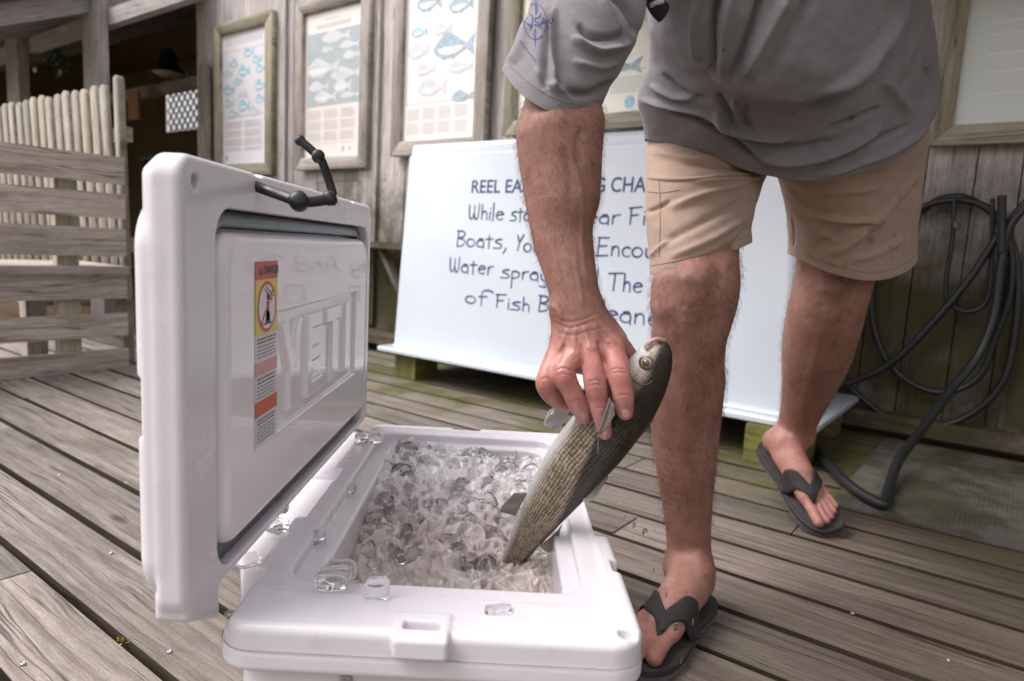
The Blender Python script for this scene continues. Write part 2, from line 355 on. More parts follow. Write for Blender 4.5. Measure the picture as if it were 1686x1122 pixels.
def poster(label, sL, sR, z0, z1, fw, paper, fmat, draw):
    t = thing('framed_poster', label, 'poster', WP((sL + sR) / 2, 3.03, z0), 'framed fish posters on the wall')
    wq = 3.008 
    def pt(a, b, d=0.): return WP(sL - a * (sL - sR), wq - .004 - d, z0 + b * (z1 - z0))
    obj('sheet', [pt(0, 0), pt(1, 0), pt(1, 1), pt(0, 1), WP(sL, 3.02, z0), WP(sR, 3.02, z0), WP(sR, 3.02, z1), WP(sL, 3.02, z1)], [[0, 1, 2, 3], [7, 6, 5, 4], [0, 4, 5, 1], [1, 5, 6, 2], [2, 6, 7, 3], [3, 7, 4, 0]], paper, t)
    # mitred frame: four sides
    V = []; Fs = []; UV = []; R = []
    cs = [(sL, z0), (sR, z0), (sR, z1), (sL, z1)]; fo = [(sL + fw, z0 - fw), (sR - fw, z0 - fw), (sR - fw, z1 + fw), (sL + fw, z1 + fw)]
    for i in range(4):
        j = (i + 1) % 4; b = len(V); L = np.hypot(fo[i][0] - fo[j][0], fo[i][1] - fo[j][1]); rr = random.random(); of = random.uniform(0, 40)
        for d in (2.978, 3.022):
            for (q, u, vv) in ((fo[i], 0, 0), (fo[j], L, 0), (cs[j], L - fw, fw), (cs[i], fw, fw)): V.append(WP(q[0], d, q[1])); UV.append((u + of, vv + of)); R.append(rr)
        Fs += [[b, b + 1, b + 2, b + 3], [b + 7, b + 6, b + 5, b + 4], [b, b + 4, b + 5, b + 1], [b + 2, b + 6, b + 7, b + 3], [b + 1, b + 5, b + 6, b + 2], [b + 3, b + 7, b + 4, b]]
    fr = obj('frame', V, Fs, fmat, t, uv=UV, rnd=R); bevel(fr, .003, 1)
    class Pen:
        def __init__(s): s.V = []; s.F = []
        def poly(s, pts, d=.001):
            b = len(s.V); s.V += [pt(x, y, d) for x, y in pts]; s.F.append(list(range(b, b + len(pts))))
        def rect(s, a0, b0, a1, b1, d=.001): s.poly([(a0, b0), (a1, b0), (a1, b1), (a0, b1)], d)
        def fish(s, a, b, L, flip=1, hgt=1., d=.0016, rot=0.):
            ar = (sL - sR) / (z1 - z0); c, sn = math.cos(rot), math.sin(rot)
            pp = [((x - .5) * flip, y * hgt) for x, y in FISH2D]
            s.poly([(a + L * (x * c - y * sn), b + L * (x * sn + y * c) * ar) for x, y in (pp if flip > 0 else pp[::-1])], d)
            if L > .19 and hgt > .7:
                bl = [(-.40, .01), (-.2, .03), (.05, .03), (.28, .0), (.1, -.085), (-.12, -.125), (-.32, -.08)]; bl = [(x * flip, y * hgt) for x, y in bl]
                BEL.append([(a + L * (x * c - y * sn), b + L * (x * sn + y * c) * ar) for x, y in (bl[::-1] if flip > 0 else bl)])
        def build(s, name, mat):
            if name in ('fish_print', 'print_mark'):
                for f in s.F: obj(name, [s.V[i] for i in f], [list(range(len(f)))], mat, t)
            elif s.F: obj(name, s.V, s.F, mat, t)
    global pt_; pt_ = pt; BEL.clear()
    draw(Pen, pt)
    for b_l in BEL: obj('fish_belly_print', [pt(x, y, .0023) for x, y in b_l], [list(range(len(b_l)))], m_bel, t)
    return t
def typ(Pen, b1, b0, rows, cols=1, m=None, seed=0):
    p = Pen(); r = random.Random(seed); dy = (b1 - b0) / rows
    for i in range(rows):
        for c in range(cols):
            a0 = .06 + c * (.88 / cols); a1 = a0 + .88 / cols - .03
            if (i % 7) == 6: continue
            p.rect(a0, b1 - dy * i - dy * .45, a1 - r.random() * .12 / cols, b1 - dy * i)
    p.build('print_text', m or m_type)
def rim(Pen, a0, b0, a1, b1, t=.006, m=None):
    p = Pen(); p.V = [pt_(x, y, .001) for x, y in ((a0, b0), (a1, b0), (a1, b1), (a0, b1), (a0 + t, b0 + t * .6), (a1 - t, b0 + t * .6), (a1 - t, b1 - t * .6), (a0 + t, b1 - t * .6))]; p.F = [[i, (i + 1) % 4, 4 + (i + 1) % 4, 4 + i] for i in range(4)]; p.build('print_border', m or m_ink)
def draw1(Pen, pt):
    p = Pen(); p.rect(.03, .865, .97, .869); p.build('print_rule', m_ink); p = Pen(); p.rect(.03, .365, .97, .369); p.build('print_rule', m_ink)
    p = Pen(); r = random.Random(3)
    rows = [(.83, [.6]), (.77, [.25, .78]), (.70, [.12, .5, .85]), (.63, [.37]), (.575, [.15, .85]), (.53, [.48]), (.475, [.15, .85]), (.44, [.5]), (.39, [.25, .72])]
    p2 = Pen()
    for b, aa in rows:
        for a_ in aa: (p if r.random() < .8 else p2).fish(a_, b, r.uniform(.2, .27), -1 if r.random() < .2 else 1, r.uniform(.9, 1.3))
    p.build('fish_print', m_blue[0]); p2.build('fish_print', m_blue[1])
    typ(Pen, .33, .1, 24, 2, seed=1); p = Pen(); p.rect(.06, .03, .12, .075); p.build('print_mark', m_blue[0])
    p = Pen(); 
    for i, a_ in enumerate(np.arange(.1, .9, .09)): p.rect(a_, .91, a_ + .06, .95)
    p.build('print_title', m_cream)
def draw2(Pen, pt):
    p = Pen(); p.rect(.05, .36, .95, .86, .0006); p.build('sea_panel', m_sea); rim(Pen, .05, .36, .95, .86)
    p = Pen()
    for a_, b, L, h in ((.55, .81, .5, .6), (.40, .735, .22, .7), (.78, .74, .34, .6), (.32, .61, .62, .75), (.82, .67, .3, .7), (.72, .555, .52, .6), (.25, .49, .38, .7), (.68, .475, .3, 1.2), (.38, .415, .4, .8), (.8, .41, .32, .5)): p.fish(a_, b, L, 1, h)
    p.build('fish_print', m_ghost)
    p = Pen(); p.fish(.30, .622, .5, 1, .3, .0022); p.fish(.72, .56, .4, 1, .25, .0022); p.fish(.7, .735, .2, 1, .3, .0022); p.build('fish_print', m_cream)
    typ(Pen, .33, .09, 22, 3, seed=2)
    p = Pen(); p.rect(.2, .885, .8, .915); p.rect(.35, .935, .62, .945); p.build('print_title', m_type)
    p = Pen(); p.rect(.68, .035, .72, .07); p.rect(.80, .04, .83, .065); p.build('print_mark', m_blue[2])
def draw3(Pen, pt):
    rim(Pen, .04, .23, .98, .90, .006)
    p = Pen(); p2 = Pen(); p3 = Pen()
    for q, a_, b, L, h in ((p2, .33, .83, .36, 1.2), (p2, .76, .775, .34, 1.1), (p, .2, .665, .24, 1.0), (p3, .52, .655, .26, 1.), (p3, .2, .545, .3, 1.2), (p2, .68, .54, .56, 1.0), (p3, .3, .43, .3, .9), (p3, .78, .415, .34, .8), (p3, .4, .315, .42, 1.0)): q.fish(a_, b, L, 1, h)
    p.build('fish_print', m_blue[0]); p2.build('fish_print', m_blue[2]); p3.build('fish_print', m_ghost)
    p = Pen(); p.fish(.82, .245, .3, 1, .8, .003); p.build('fish_print', m_blue[2])
    typ(Pen, .20, .02, 14, 4, seed=4); typ(Pen, .99, .92, 5, 1, m_ghost, 5)
def draw4(Pen, pt):
    rim(Pen, .04, .20, .96, .9, .005)
    p = Pen(); p.fish(.5, .22, .3, 1, .6); p.build('fish_print', m_blue[2])
    p = Pen()
    for a_, b in ((.5, .45), (.3, .6), (.7, .72), (.4, .83)): p.fish(a_, b, .4, 1, .8)
    p.build('fish_print', m_ghost); typ(Pen, .17, .09, 6, 2, m_cream, 6)
    p = Pen(); p.poly([(.60 + .025 * math.cos(t), .05 + .032 * math.sin(t)) for t in np.linspace(0, 2 * math.pi, 14, endpoint=False)]); p.build('print_mark', m_blue[0])
def draw5(Pen, pt):
    p = Pen(); p.rect(.10, .46, .95, .95); p.build('picture_panel', m_paper[1])
    p = Pen(); p.fish(.55, .55, .3, 1, .9); p.fish(.35, .75, .35, 1, .8); p.fish(.7, .85, .35, 1, .8); p.build('fish_print', m_blue[1])
    p = Pen()
    for b in (.34, .30, .235, .175, .10): p.rect(.12, b, .9, b + .006)
    p.build('print_text', m_paper[0])
poster('white poster of small cyan fish in a moss topped frame, farthest left', 5.12, 4.53, 1.19, 2.15, .085, m_paper[0], m_framemoss, draw1)
poster('poster with grey blue sea panel of pale fish, in a plain grey frame', 4.095, 3.51, 1.205, 2.145, .08, m_paper[1], m_frame, draw2)
poster('poster of blue grey fish on white behind the top left corner of the white box', 3.13, 2.555, 1.27, 2.20, .085, m_paper[2], m_frame, draw3)
poster('cream poster seen between the shirt sleeve and the torso of the man', 2.268, 1.16, 1.335, 2.3, .075, m_paper[3], m_framemoss, draw4)
poster('faded grey green poster in mossy frame at the right above the hose', .278, -.35, 1.19, 2.2, .07, m_paper[4], m_framemoss, draw5)

# plank shelf with brace on the wall
t = thing('wall_shelf', 'narrow wooden plank shelf with diagonal brace on the wall left of the white box', 'shelf', WP(3.1, 2.95, .64))
mb = MB(); mb.wbox(2.55, 3.62, 2.86, 3.018, .625, .66); bevel(mb.build('shelf_board', m_wall, t), .004, 1)
mb = MB(); mb.box(WP(3.22, 2.9, .62), DV * -.035 + np.zeros(3), NV * .05, np.array(DV * -.30) + np.array([0, 0, -.42])); bevel(mb.build('brace', m_wall, t), .003, 1)
t = thing('base_rail', 'low wooden rail lying along the wall foot left of the white box', 'rail', WP(3.2, 2.9, 0))
mb = MB(); mb.wbox(2.6, 4.3, 2.80, 2.98, .05, .10); mb.wbox(2.7, 2.8, 2.82, 2.97, 0, .049); mb.wbox(4.1, 4.2, 2.82, 2.97, 0, .049); bevel(mb.build('rail_board', m_wall, t), .004, 1)

# ------------------------------------------------------------------ the white dock box
m_gel = M('white gelcoat', .22, (.70, .74, .80)); m_gel.b.inputs['Coat Weight'].default_value = .4; m_gel.b.inputs['Coat Roughness'].default_value = .15
v = m_gel.vec('Object'); n1 = m_gel.noise(v, 2.2, 6, .6)
gd = m_gel.ramp(m_gel.noise(m_gel.vec('Object', (9, 9, 3.5)), 1, 7, .72), [(.63, 0.), (.76, 1.)]); m_gel.col(m_gel.mix(m_gel.math('MULTIPLY', gd, .22), m_gel.mix(1, (.60, .66, .715), m_gel.ramp(n1, [(.3, .95), (.7, 1.03)]), 'MULTIPLY'), (.36, .36, .33)))
box = thing('dock_box', 'big white fibreglass box with blue handwriting standing on mossy blocks by the wall', 'box', WP(1.5, 2.65, .125))
def rrect(s0, s1, w0, w1, r, z, n=6):
    out = []
    for cx, cy, a0 in ((s1 - r, w1 - r, 0), (s0 + r, w1 - r, 90), (s0 + r, w0 + r, 180), (s1 - r, w0 + r, 270)):
        for i in range(n + 1):
            t_ = rad(a0 + 90 * i / n); out.append(WP(cx + r * math.cos(t_), cy + r * math.sin(t_), z))
    return out
def loft(rings, cap0=True, cap1=True):
    n = len(rings[0]); V = [p for r_ in rings for p in r_]
    Fs = [[i * n + k, i * n + (k + 1) % n, (i + 1) * n + (k + 1) % n, (i + 1) * n + k] for i in range(len(rings) - 1) for k in range(n)]
    if cap0: Fs.append(list(range(n))[::-1])
    if cap1: Fs.append([(len(rings) - 1) * n + k for k in range(n)])
    return V, Fs
def ring(z, g, r): return rrect(.585 + g, 2.508 - g * .45, 2.375 + g * .75, 2.95 - g, max(.004, r), z)
R_ = [ring(.151, -.012, .03), ring(.158, -.004, .03), ring(.175, 0, .03), ring(1.075, .055, .03), ring(1.082, .0575, .03), ring(1.086, .066, .03), ring(1.118, .069, .03), ring(1.132, .075, .028), ring(1.138, .088, .02)]
V, Fs = loft(R_); o = obj('panel_body', V, Fs, m_gel.m, box, smooth=True); o.modifiers.new('e', 'EDGE_SPLIT').split_angle = rad(40)
def fl(z, g): return rrect(.474 + g, 2.55 - g, 2.305 + g, 3.015 - g, .02, z)
V, Fs = loft([fl(.127, .004), fl(.131, 0), fl(.145, 0), fl(.150, .004)]); obj('flange', V, Fs, m_gel.m, box, smooth=False)
# lettering
m_let = plain('blue marker paint', (.045, .062, .185), .5, .45, 35)
def face_w(z): return 2.375 + .055 * .75 * (z - .175) / .9 - .0008
def strokes_mesh(lines, wd, conv, th=.0012):
    V = []; Fs = []
    for ln in lines:
        pts = np.array(ln, float)
        if len(pts) < 2: continue
        T = np.gradient(pts, axis=0); T /= np.linalg.norm(T, axis=1)[:, None] + 1e-9; Nn = np.stack([-T[:, 1], T[:, 0]], 1)
        k = np.arange(len(pts)) / max(1, len(pts) - 1); ww = wd * (.8 + .35 * np.sin(k * 2.6 + 1) ** 2)
        pts[0] -= T[0] * wd * .2; pts[-1] += T[-1] * wd * .2
        A = pts + Nn * ww[:, None] / 2; B_ = pts - Nn * ww[:, None] / 2; b = len(V)
        for p, q in zip(A, B_): V += [conv(*p), conv(*q)]
        for i in range(len(pts) - 1): Fs.append([b + 2 * i, b + 2 * i + 1, b + 2 * i + 3, b + 2 * i + 2])
    return V, Fs
def arc(cx, cy, rx, ry, a0, a1, n=12): return [(cx + rx * math.cos(rad(t)), cy + ry * math.sin(rad(t))) for t in np.linspace(a0, a1, n)]
GL = {  # handwritten glyphs: (strokes, advance), cap height 1, x height ~.55
 'W': ([[(.0, .95), (.02, .3), (.1, .05), (.2, .1), (.27, .45), (.28, .9)], [(.27, .45), (.33, .08), (.42, .05), (.5, .25), (.53, 1.02)]], .66),
 'h': ([[(.04, .98), (.04, 0)], [(.04, .35), (.12, .52), (.25, .5), (.3, .35), (.31, 0)]], .42),
 'i': ([[(.05, .52), (.05, 0)], [(.05, .70), (.07, .76)]], .17),
 'l': ([[(.05, 1.05), (.05, -.08)]], .17),
 'e': ([[(.05, .28), (.42, .38)] + arc(.24, .28, .19, .25, 25, 320, 14)], .52),
 's': ([[(.42, .58), (.25, .56), (.1, .48), (.12, .38), (.34, .28), (.42, .15), (.3, .02), (-.02, .02)]], .52),
 't': ([[(.16, .82), (.17, -.05)], [(-.02, .56), (.38, .60)]], .42),
 'a': ([arc(.2, .25, .19, .22, 60, 380, 14) , [(.1, .52), (.28, .55), (.36, .4), (.38, -.06)]], .5),
 'n': ([[(.04, .52), (.05, 0)], [(.05, .33), (.15, .5), (.28, .5), (.34, .35), (.36, 0)]], .47),
 'd': ([arc(.2, .25, .19, .24, 60, 380, 14), [(.40, 1.0), (.39, 0)]], .54),
 'g': ([arc(.2, .28, .19, .22, 60, 380, 14), [(.40, .5), (.38, -.2), (.22, -.36), (.02, -.28)]], .52),
 'N': ([[(.03, 0), (.03, .95), (.42, .05), (.43, 1)]], .58),
 'r': ([[(.05, .54), (.05, 0)], [(.05, .36), (.15, .52), (.34, .58)]], .4),
 'F': ([[(.06, .92), (.06, 0)], [(-.03, .92), (.48, 1.0)], [(.06, .5), (.36, .56)]], .55),
 'B': ([[(.05, 1), (.0, 0)], [(-.05, 1.0), (.3, .98), (.4, .82), (.3, .62), (.05, .53), (.32, .46), (.42, .28), (.3, .06), (.0, -.02)]], .54),
 'o': ([arc(.22, .26, .21, .25, 90, 455, 18)], .55),
 ',': ([[(.12, .08), (.1, -.1), (-.02, -.28)]], .3),
 'Y': ([[(.0, .95), (.14, .5)], [(.38, 1.0), (.14, .5), (.06, .0)]], .42),
 'u': ([[(.04, .5), (.05, .15), (.15, .02), (.28, .06), (.34, .2)], [(.35, .52), (.36, 0)]], .47),
 'M': ([[(.02, 0), (.06, .95), (.26, .3), (.46, .95), (.52, 0)]], .66),
 'y': ([[(.02, .52), (.05, .2), (.18, .08), (.3, .2)], [(.36, .54), (.32, -.15), (.18, -.36), (-.02, -.28)]], .47),
 'E': ([[(.05, .95), (.03, .0)], [(-.02, .98), (.5, 1.0)], [(.05, .52), (.42, .56)], [(-.05, -.02), (.5, .04)]], .62),
 'c': ([arc(.24, .27, .2, .25, 50, 310, 12)], .46),
 'p': ([[(.04, .52), (.05, -.62)], [(.04, .5), (.25, .54), (.4, .4), (.36, .2), (.2, .08), (.05, .1)]], .52),
 'T': ([[(.22, .95), (.2, 0)], [(-.08, .92), (.6, 1.0)]], .62),
 'f': ([[(.6, .92), (.42, 1.04), (.22, .98), (.14, .8), (.14, -.08)], [(.0, .55), (.36, .6)]], .5),
 'C': ([arc(.3, .5, .28, .48, 55, 310, 14)], .62),
 'm': ([[(.03, .5), (.04, 0)], [(.04, .35), (.12, .5), (.2, .45), (.22, 0)], [(.22, .35), (.3, .5), (.4, .45), (.42, 0)]], .54),
}
WORDS = []
def hand(word, x, y, xe, cap_px):
    """word from pixel (x, baseline y) to xe: placed in the plane of the box front"""
    s0, z0 = onW(x, y, face_w(.9)); s1, _ = onW(xe, y, face_w(.9)); _, zt = onW(x, y - cap_px, face_w(.9)); cap = zt - z0
    LINES = []; WORDS.append(LINES)
    adv = sum(GL[c][1] for c in word); k = (s0 - s1) / adv; a_ = 0
    for c in word:
        dy = random.uniform(-.02, .02)
        for st in GL[c][0]:
            q = smooth_path([(px_, py_, 0) for px_, py_ in st], 4)[:, :2] if len(st) > 2 else np.array(st)
            LINES.append([(-(s0 - (a_ + p[0]) * k), z0 + (p[1] + dy) * cap) for p in q])
        a_ += GL[c][1]
for a_ in (('While', 773, 362, 833, 26), ('standing', 841, 364, 930, 26), ('Near', 944, 368, 1024, 27), ('Fishing', 1036, 370, 1160, 29),
           ('Boats,', 755, 406, 841, 25), ('You', 853, 414, 893, 27), ('May', 905, 416, 970, 28), ('Encounter', 985, 421, 1158, 30),
           ('Water', 744, 448, 818, 25), ('spray', 828, 458, 910, 24), ('And', 0, 0, 0, 0), ('The', 1006, 478, 1064, 30),
           ('of', 771, 499, 812, 23), ('Fish', 821, 507, 880, 23), ('Be', 892, 512, 930, 25), ('Cleaned', 968, 524, 1122, 32)):
    if a_[0] == 'And':
        GL['A'] = ([[(.0, 0), (.22, .95), (.44, 0)], [(.08, .35), (.38, .38)]], .52); hand('And', 925, 468, 992, 30)
    else: hand(*a_)
def conv(x, z): return WP(-x, face_w(z), z)
for LW in WORDS:
    V, Fs = strokes_mesh(LW, .0076, conv); obj('handwritten_word', V, Fs, m_let, box)
def text_part(name, s, mat, parent, conv3, size, bold=0., shear=0.):
    cu = bpy.data.curves.new('txt', 'FONT'); cu.body = s; cu.size = size; cu.offset = bold; cu.shear = shear; cu.resolution_u = 4
    to = bpy.data.objects.new('txt', cu); COL.objects.link(to); dg = bpy.context.evaluated_depsgraph_get()
    me = bpy.data.meshes.new_from_object(to.evaluated_get(dg)); V = np.array([v.co[:] for v in me.vertices]); Fs = [list(p.vertices) for p in me.polygons]
    bpy.data.objects.remove(to); bpy.data.curves.remove(cu); bpy.data.meshes.remove(me)
    return obj(name, [conv3(*p) for p in V], Fs, mat, parent)
s0, z0 = onW(775, 318, face_w(.95)); s1, _ = onW(1060, 318, face_w(.95)); _, zt = onW(775, 296, face_w(.95))
sc = (s0 - s1) / 10.3
cap = (zt - z0); size = cap / .73
text_part('lettering', 'REEL EASY FISHING CHARTERS', m_let, box, lambda x, y, z: WP(s0 - x * KX, face_w(z0 + y) , z0 + y), size, .0012) if False else None
def fit_text():
    cu = bpy.data.curves.new('txt', 'FONT'); cu.size = size; res = {}
    for nm, body in (('a', 'REEL EASY FISHIN'), ('b', 'REEL EASY FISHING'), ('c', 'CHA')):
        cu.body = body; to = bpy.data.objects.new('txt', cu); COL.objects.link(to); bpy.context.view_layer.update(); res[nm] = to.dimensions.x; bpy.data.objects.remove(to)
    bpy.data.curves.remove(cu); return res
fd = fit_text(); sb, _ = onW(993, 322, face_w(.95)); KX = (s0 - sb) / fd['b']; sc0, _ = onW(1004, 322, face_w(.95)); sc1, _ = onW(1061, 322, face_w(.95)); KC = (sc0 - sc1) / fd['c']
for body_, sa_, k_ in (('REEL EASY FISHING', s0, KX), ('CHARTERS', sc0, KC)): text_part('lettering', body_, m_let, box, lambda x, y, z: WP(sa_ - x * k_, face_w(z0 + y), z0 + y), size, .0011)

for lab, s_, w_, dx in (('mossy wood block under the left end of the white box', 2.325, 2.36, .14), ('bright mossy wood block under the right end of the white box', .50, 2.275, .19)):
    mb = MB(); mb.wbox(s_, s_ + dx, w_, w_ + .16, .002, .1255)
    o = mb.build('wood_block', m_block, base=WP(s_, w_, 0)); bevel(o, .006, 2); tag(o, lab, 'block', 'blocks under the white box')
for lab, s_ in (('dark wood block at the back under the left end of the white box', 2.3), ('dark wood block at the back under the right end of the white box', .52)):
    mb = MB(); mb.wbox(s_, s_ + .15, 2.82, 2.96, .002, .1255); o = mb.build('wood_block', m_block, base=WP(s_, 2.82, 0)); bevel(o, .006, 2); tag(o, lab, 'block', 'blocks under the white box')

# ------------------------------------------------------------------ mat and hose on the right
mm = M('rubber mat', .85); v = mm.vec('Object', (1, 1, 1)); wv = mm.n('TexWave'); wv.wave_type = 'BANDS'; wv.inputs['Scale'].default_value = 28; wv.inputs['Distortion'].default_value = 2.5; wv.inputs['Detail'].default_value = 2
mm.l(mm.vec('UV'), wv.inputs['Vector'])
n1 = mm.noise(mm.vec('Object'), 3.5, 6, .65)
mm.col(mm.mix(mm.math('MULTIPLY', mm.ramp(wv.outputs['Fac'], [(.35, 0.), (.6, 1.)]), mm.ramp(n1, [(.45, .35), (.6, 0.)])), mm.ramp(n1, [(.3, (.032, .032, .014)), (.45, (.060, .056, .030)), (.58, (.13, .115, .10)), (.72, (.070, .062, .034))]), (.025, .022, .012)))
mm.bump(wv.outputs['Fac'], .5, .002)
V, Fs = loft([rrect(-1.2, .36, 2.02, 2.965, .03, z) for z in (.003, .010)]); uv = [(float(np.dot(p, DV)), float(np.dot(p, NV))) for p in V]
tag(obj('rubber_mat', V, Fs, mm.m, uv=uv), 'damp greenish worn mat on the deck under the coiled hose', 'mat')
m_hose = plain('black hose rubber', (.018, .018, .020), .42, .3, 40)
hose = thing('coiled_hose', 'black rubber hose hung in loops on the mossy wall and trailing onto the deck', 'hose', WP(0, 2.95, 0))
def zp(x, y, w): return PW(1280 + x / 1.7, 240 + y / 1.7, w)
la = [(400, 190), (450, 152), (520, 145), (590, 180), (640, 240), (668, 320), (672, 450), (640, 640), (560, 740), (450, 785), (330, 770), (240, 710), (190, 655), (150, 560), (180, 400), (260, 280), (330, 220), (400, 190)]
lb = [(500, 150), (580, 170), (630, 230), (655, 310), (650, 420), (610, 540), (570, 640), (500, 685), (420, 685), (340, 640), (290, 570), (265, 480), (268, 380), (300, 280), (380, 190), (450, 158), (520, 152)]
lc = [(760, 90), (690, 165), (620, 250), (540, 370), (440, 490), (330, 600), (240, 650), (160, 665), (60, 640)]
ld = [(760, 120), (690, 178), (645, 240), (625, 340), (605, 480), (560, 590), (480, 690), (400, 800)]
for nm, pts, w_, r_ in (('hose_loop', la, 3.0, .0125), ('hose_loop', lb, 2.985, .012), ('hose_strand', lc, 2.955, .013)):
    q = smooth_path([zp(x, y, w_) for x, y in pts], 8); V, Fs = tube_mesh(q, r_, 10); obj(nm, V, Fs, m_hose, hose, smooth=True)
q = [zp(x, y, w_) for (x, y), w_ in zip(ld, [2.95, 2.95, 2.945, 2.94, 2.93, 2.90, 2.80, 2.62])] + [zp(340, 880, 2.42)]
g = lambda x, y: G(1280 + x / 1.7, 240 + y / 1.7, .026)
q += [g(312, 960), g(300, 1000), g(270, 995), g(200, 950), g(130, 880), g(95, 830), g(60, 780), g(0, 745), g(-80, 735)]
q = smooth_path(q, 8); V, Fs = tube_mesh(q, np.linspace(.013, .017, len(q)), 12); obj('hose_tail', V, Fs, m_hose, hose, smooth=True)
q = smooth_path([zp(x, y, 2.975) for x, y in [(495, 145), (490, 260), (472, 380), (480, 440), (535, 465), (588, 430), (600, 300), (602, 150)]], 8)
V, Fs = tube_mesh(q, .008, 8); obj('cable_loop', V, Fs, m_hose, hose, smooth=True)
V, Fs = tube_mesh([zp(628, 140, 2.93), zp(626, 300, 2.93)], .014, 8); obj('hanger_bar', V, Fs, m_hose, hose)
V, Fs = tube_mesh([zp(500, 225, 3.045), zp(500, 225, 2.90), zp(500, 212, 2.895)], .008, 8); obj('hanger_hook', V, Fs, m_screw.m, hose)

# ------------------------------------------------------------------ slatted bench and pickets on the left
t = thing('slatted_bench', 'weathered wooden bench with three wide back slats at the left edge', 'bench', WP(3.42, 1.0, 0))
for z0, z1 in ((.865, .99), (.707, .822), (.531, .662), (.335, .448), (.155, .262), (.0, .092)):
    mb = MB(); mb.wbox(3.42, 3.445, -.6, 1.515, z0, z1); o = mb.build('back_slat' if z0 > .5 else 'skirt_slat', m_bench, t); bevel(o, .005, 2)
mb = MB()
for i in range(4): mb.wbox(3.395 + i * .135, 3.395 + i * .135 + .125, -.6, 1.515, .4495, .486)
bevel(mb.build('seat', m_bench, t), .005, 2)
for w_ in (-.4, 1.23):
    mb = MB(); mb.wbox(3.4465, 3.50, w_, w_ + .09, 0, .448); mb.wbox(3.4465, 3.49, w_, w_ + .09, .4865, .98); bevel(mb.build('leg', m_framemoss, t), .003, 1)
    mb = MB(); mb.wbox(3.84, 3.92, w_, w_ + .09, 0, .448); bevel(mb.build('leg', m_bench, t), .003, 1)
t = thing('picket_fence', 'row of leaning round topped wooden pickets behind the slatted bench', 'fence', WP(4.3, 1.57, 0))
def picket(mb, s, w_, z0, z1, wd, th, lean, ccw=1):
    pr = [(0, z0), (wd, z0), (wd, z1 - wd * .45)] + [(wd / 2 + wd / 2 * math.cos(rad(a_)), z1 - wd * .45 + wd * .45 * math.sin(rad(a_))) for a_ in (30, 60, 90, 120, 150)] + [(0, z1 - wd * .45)]
    n = len(pr); V = []; UV = []
    for d in (0, th):
        for x, z in pr: V.append(WP(s + x + lean * (z - z0), w_ + d, z)); UV.append((z + s * 7, x + s * 3))
    Fs = [list(range(n)), list(range(n, 2 * n))[::-1]] + [[i, n + i, n + (i + 1) % n, (i + 1) % n] for i in range(n)]
    mb.add(V, Fs, UV)
zt = .67 + 1.37 * 1.56 / 3.05
for i in range(22):
    mb = MB(); picket(mb, 3.60 + i * .112, 1.56, .30, zt + random.uniform(-.012, .012), .074, .02, .10 + random.uniform(-.01, .01)); o = mb.build('picket', m_picket, t); bevel(o, .003, 1)
for z in (.55, 1.08):
    mb = MB(); mb.wbox(3.55, 6.1, 1.5815, 1.615, z, z + .07); bevel(mb.build('rail', m_picket, t), .003, 1)
mb = MB(); picket(mb, 3.50, 1.545, 0.0, zt + .012, .05, .035, .03); bevel(mb.build('post', m_picket, t), .004, 1)
for s_ in (6.05,):
    mb = MB(); picket(mb, s_, 1.58, -.5, zt, .09, .09, 0); mb.build('post', m_picket, t)
mb = MB(); s_, z_ = onW(342, 100, 2.96); picket(mb, s_, 2.96, 0, z_ , .14, .03, 0)
o = mb.build('corner_board', m_picket, base=WP(s_, 2.96, 0)); bevel(o, .004, 1); tag(o, 'tall round topped board standing against the left corner of the poster wall', 'board')
# pale walkway seen through the bench
mb = MB()
for i in range(12): mb.wbox(4.75, 9.5, -2.4 + i * .3, -2.4 + i * .3 + .285, -.32, -.28)
mb.build('walkway', m_bench, kind='structure')
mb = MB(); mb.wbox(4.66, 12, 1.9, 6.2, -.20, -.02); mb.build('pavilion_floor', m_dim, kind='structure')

# ------------------------------------------------------------------ pavilion
pv = thing('pavilion', 'dark open wooden pavilion with grey posts and beam behind the picket fence', 'pavilion', WP(8, 3.5, 0))
WB = 2.25; k = (WB) / 3.05
zb = .67 + 1.86 * k; zbt = zb + .11
def postat(x0, x1, top):
    s0_, _ = onW(x0, 100, WB - .06); s1_, _ = onW(x1, 100, WB - .06); mb = MB(); mb.wbox(min(s0_, s1_), max(s0_, s1_), WB - .08, WB - .004, -.2, top); bevel(mb.build('post', m_beam, pv), .004, 1)
postat(14, 34, zbt + .02); postat(142, 165, zbt + .12)
mb = MB(); mb.wbox(4.0, 13, WB, WB + .06, zb, zbt); bevel(mb.build('beam', m_beam, pv), .004, 1)
mb = MB(); mb.wbox(5.7, 13, 3.6, 3.68, zb + .0, zbt - .005); bevel(mb.build('beam', m_beam, pv), .004, 1)
mb = MB()
SLP = .45
for i in range(13): mb.box(WP(5.35 + i * .6, 1.55, zbt + .003 - SLP * .7), DV * .045, NV * 3.2 + np.array([0, 0, 3.2 * SLP]), (0, 0, .14))
bevel(mb.build('rafter', m_beam, pv), .003, 1)
mb = MB()
for i in range(22): mb.box(WP(5.28, 1.5 + i * .155, zbt + .146 + SLP * (i * .155 - .75)), DV * 7.8, NV * .151 + np.array([0, 0, .151 * SLP]), (0, 0, .02))
mb.box(WP(5.28, 4.9, zbt + .146 + SLP * 2.66), DV * 7.8, NV * 1.2 - np.array([0, 0, .5]), (0, 0, .02))
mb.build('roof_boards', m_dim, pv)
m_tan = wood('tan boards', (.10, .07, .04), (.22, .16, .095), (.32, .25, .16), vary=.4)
mb = MB(); wbk = 5.6
la0, lz0 = onW(278, 205, wbk); la1, lz1 = onW(345, 120, wbk)
s_ = 4.2
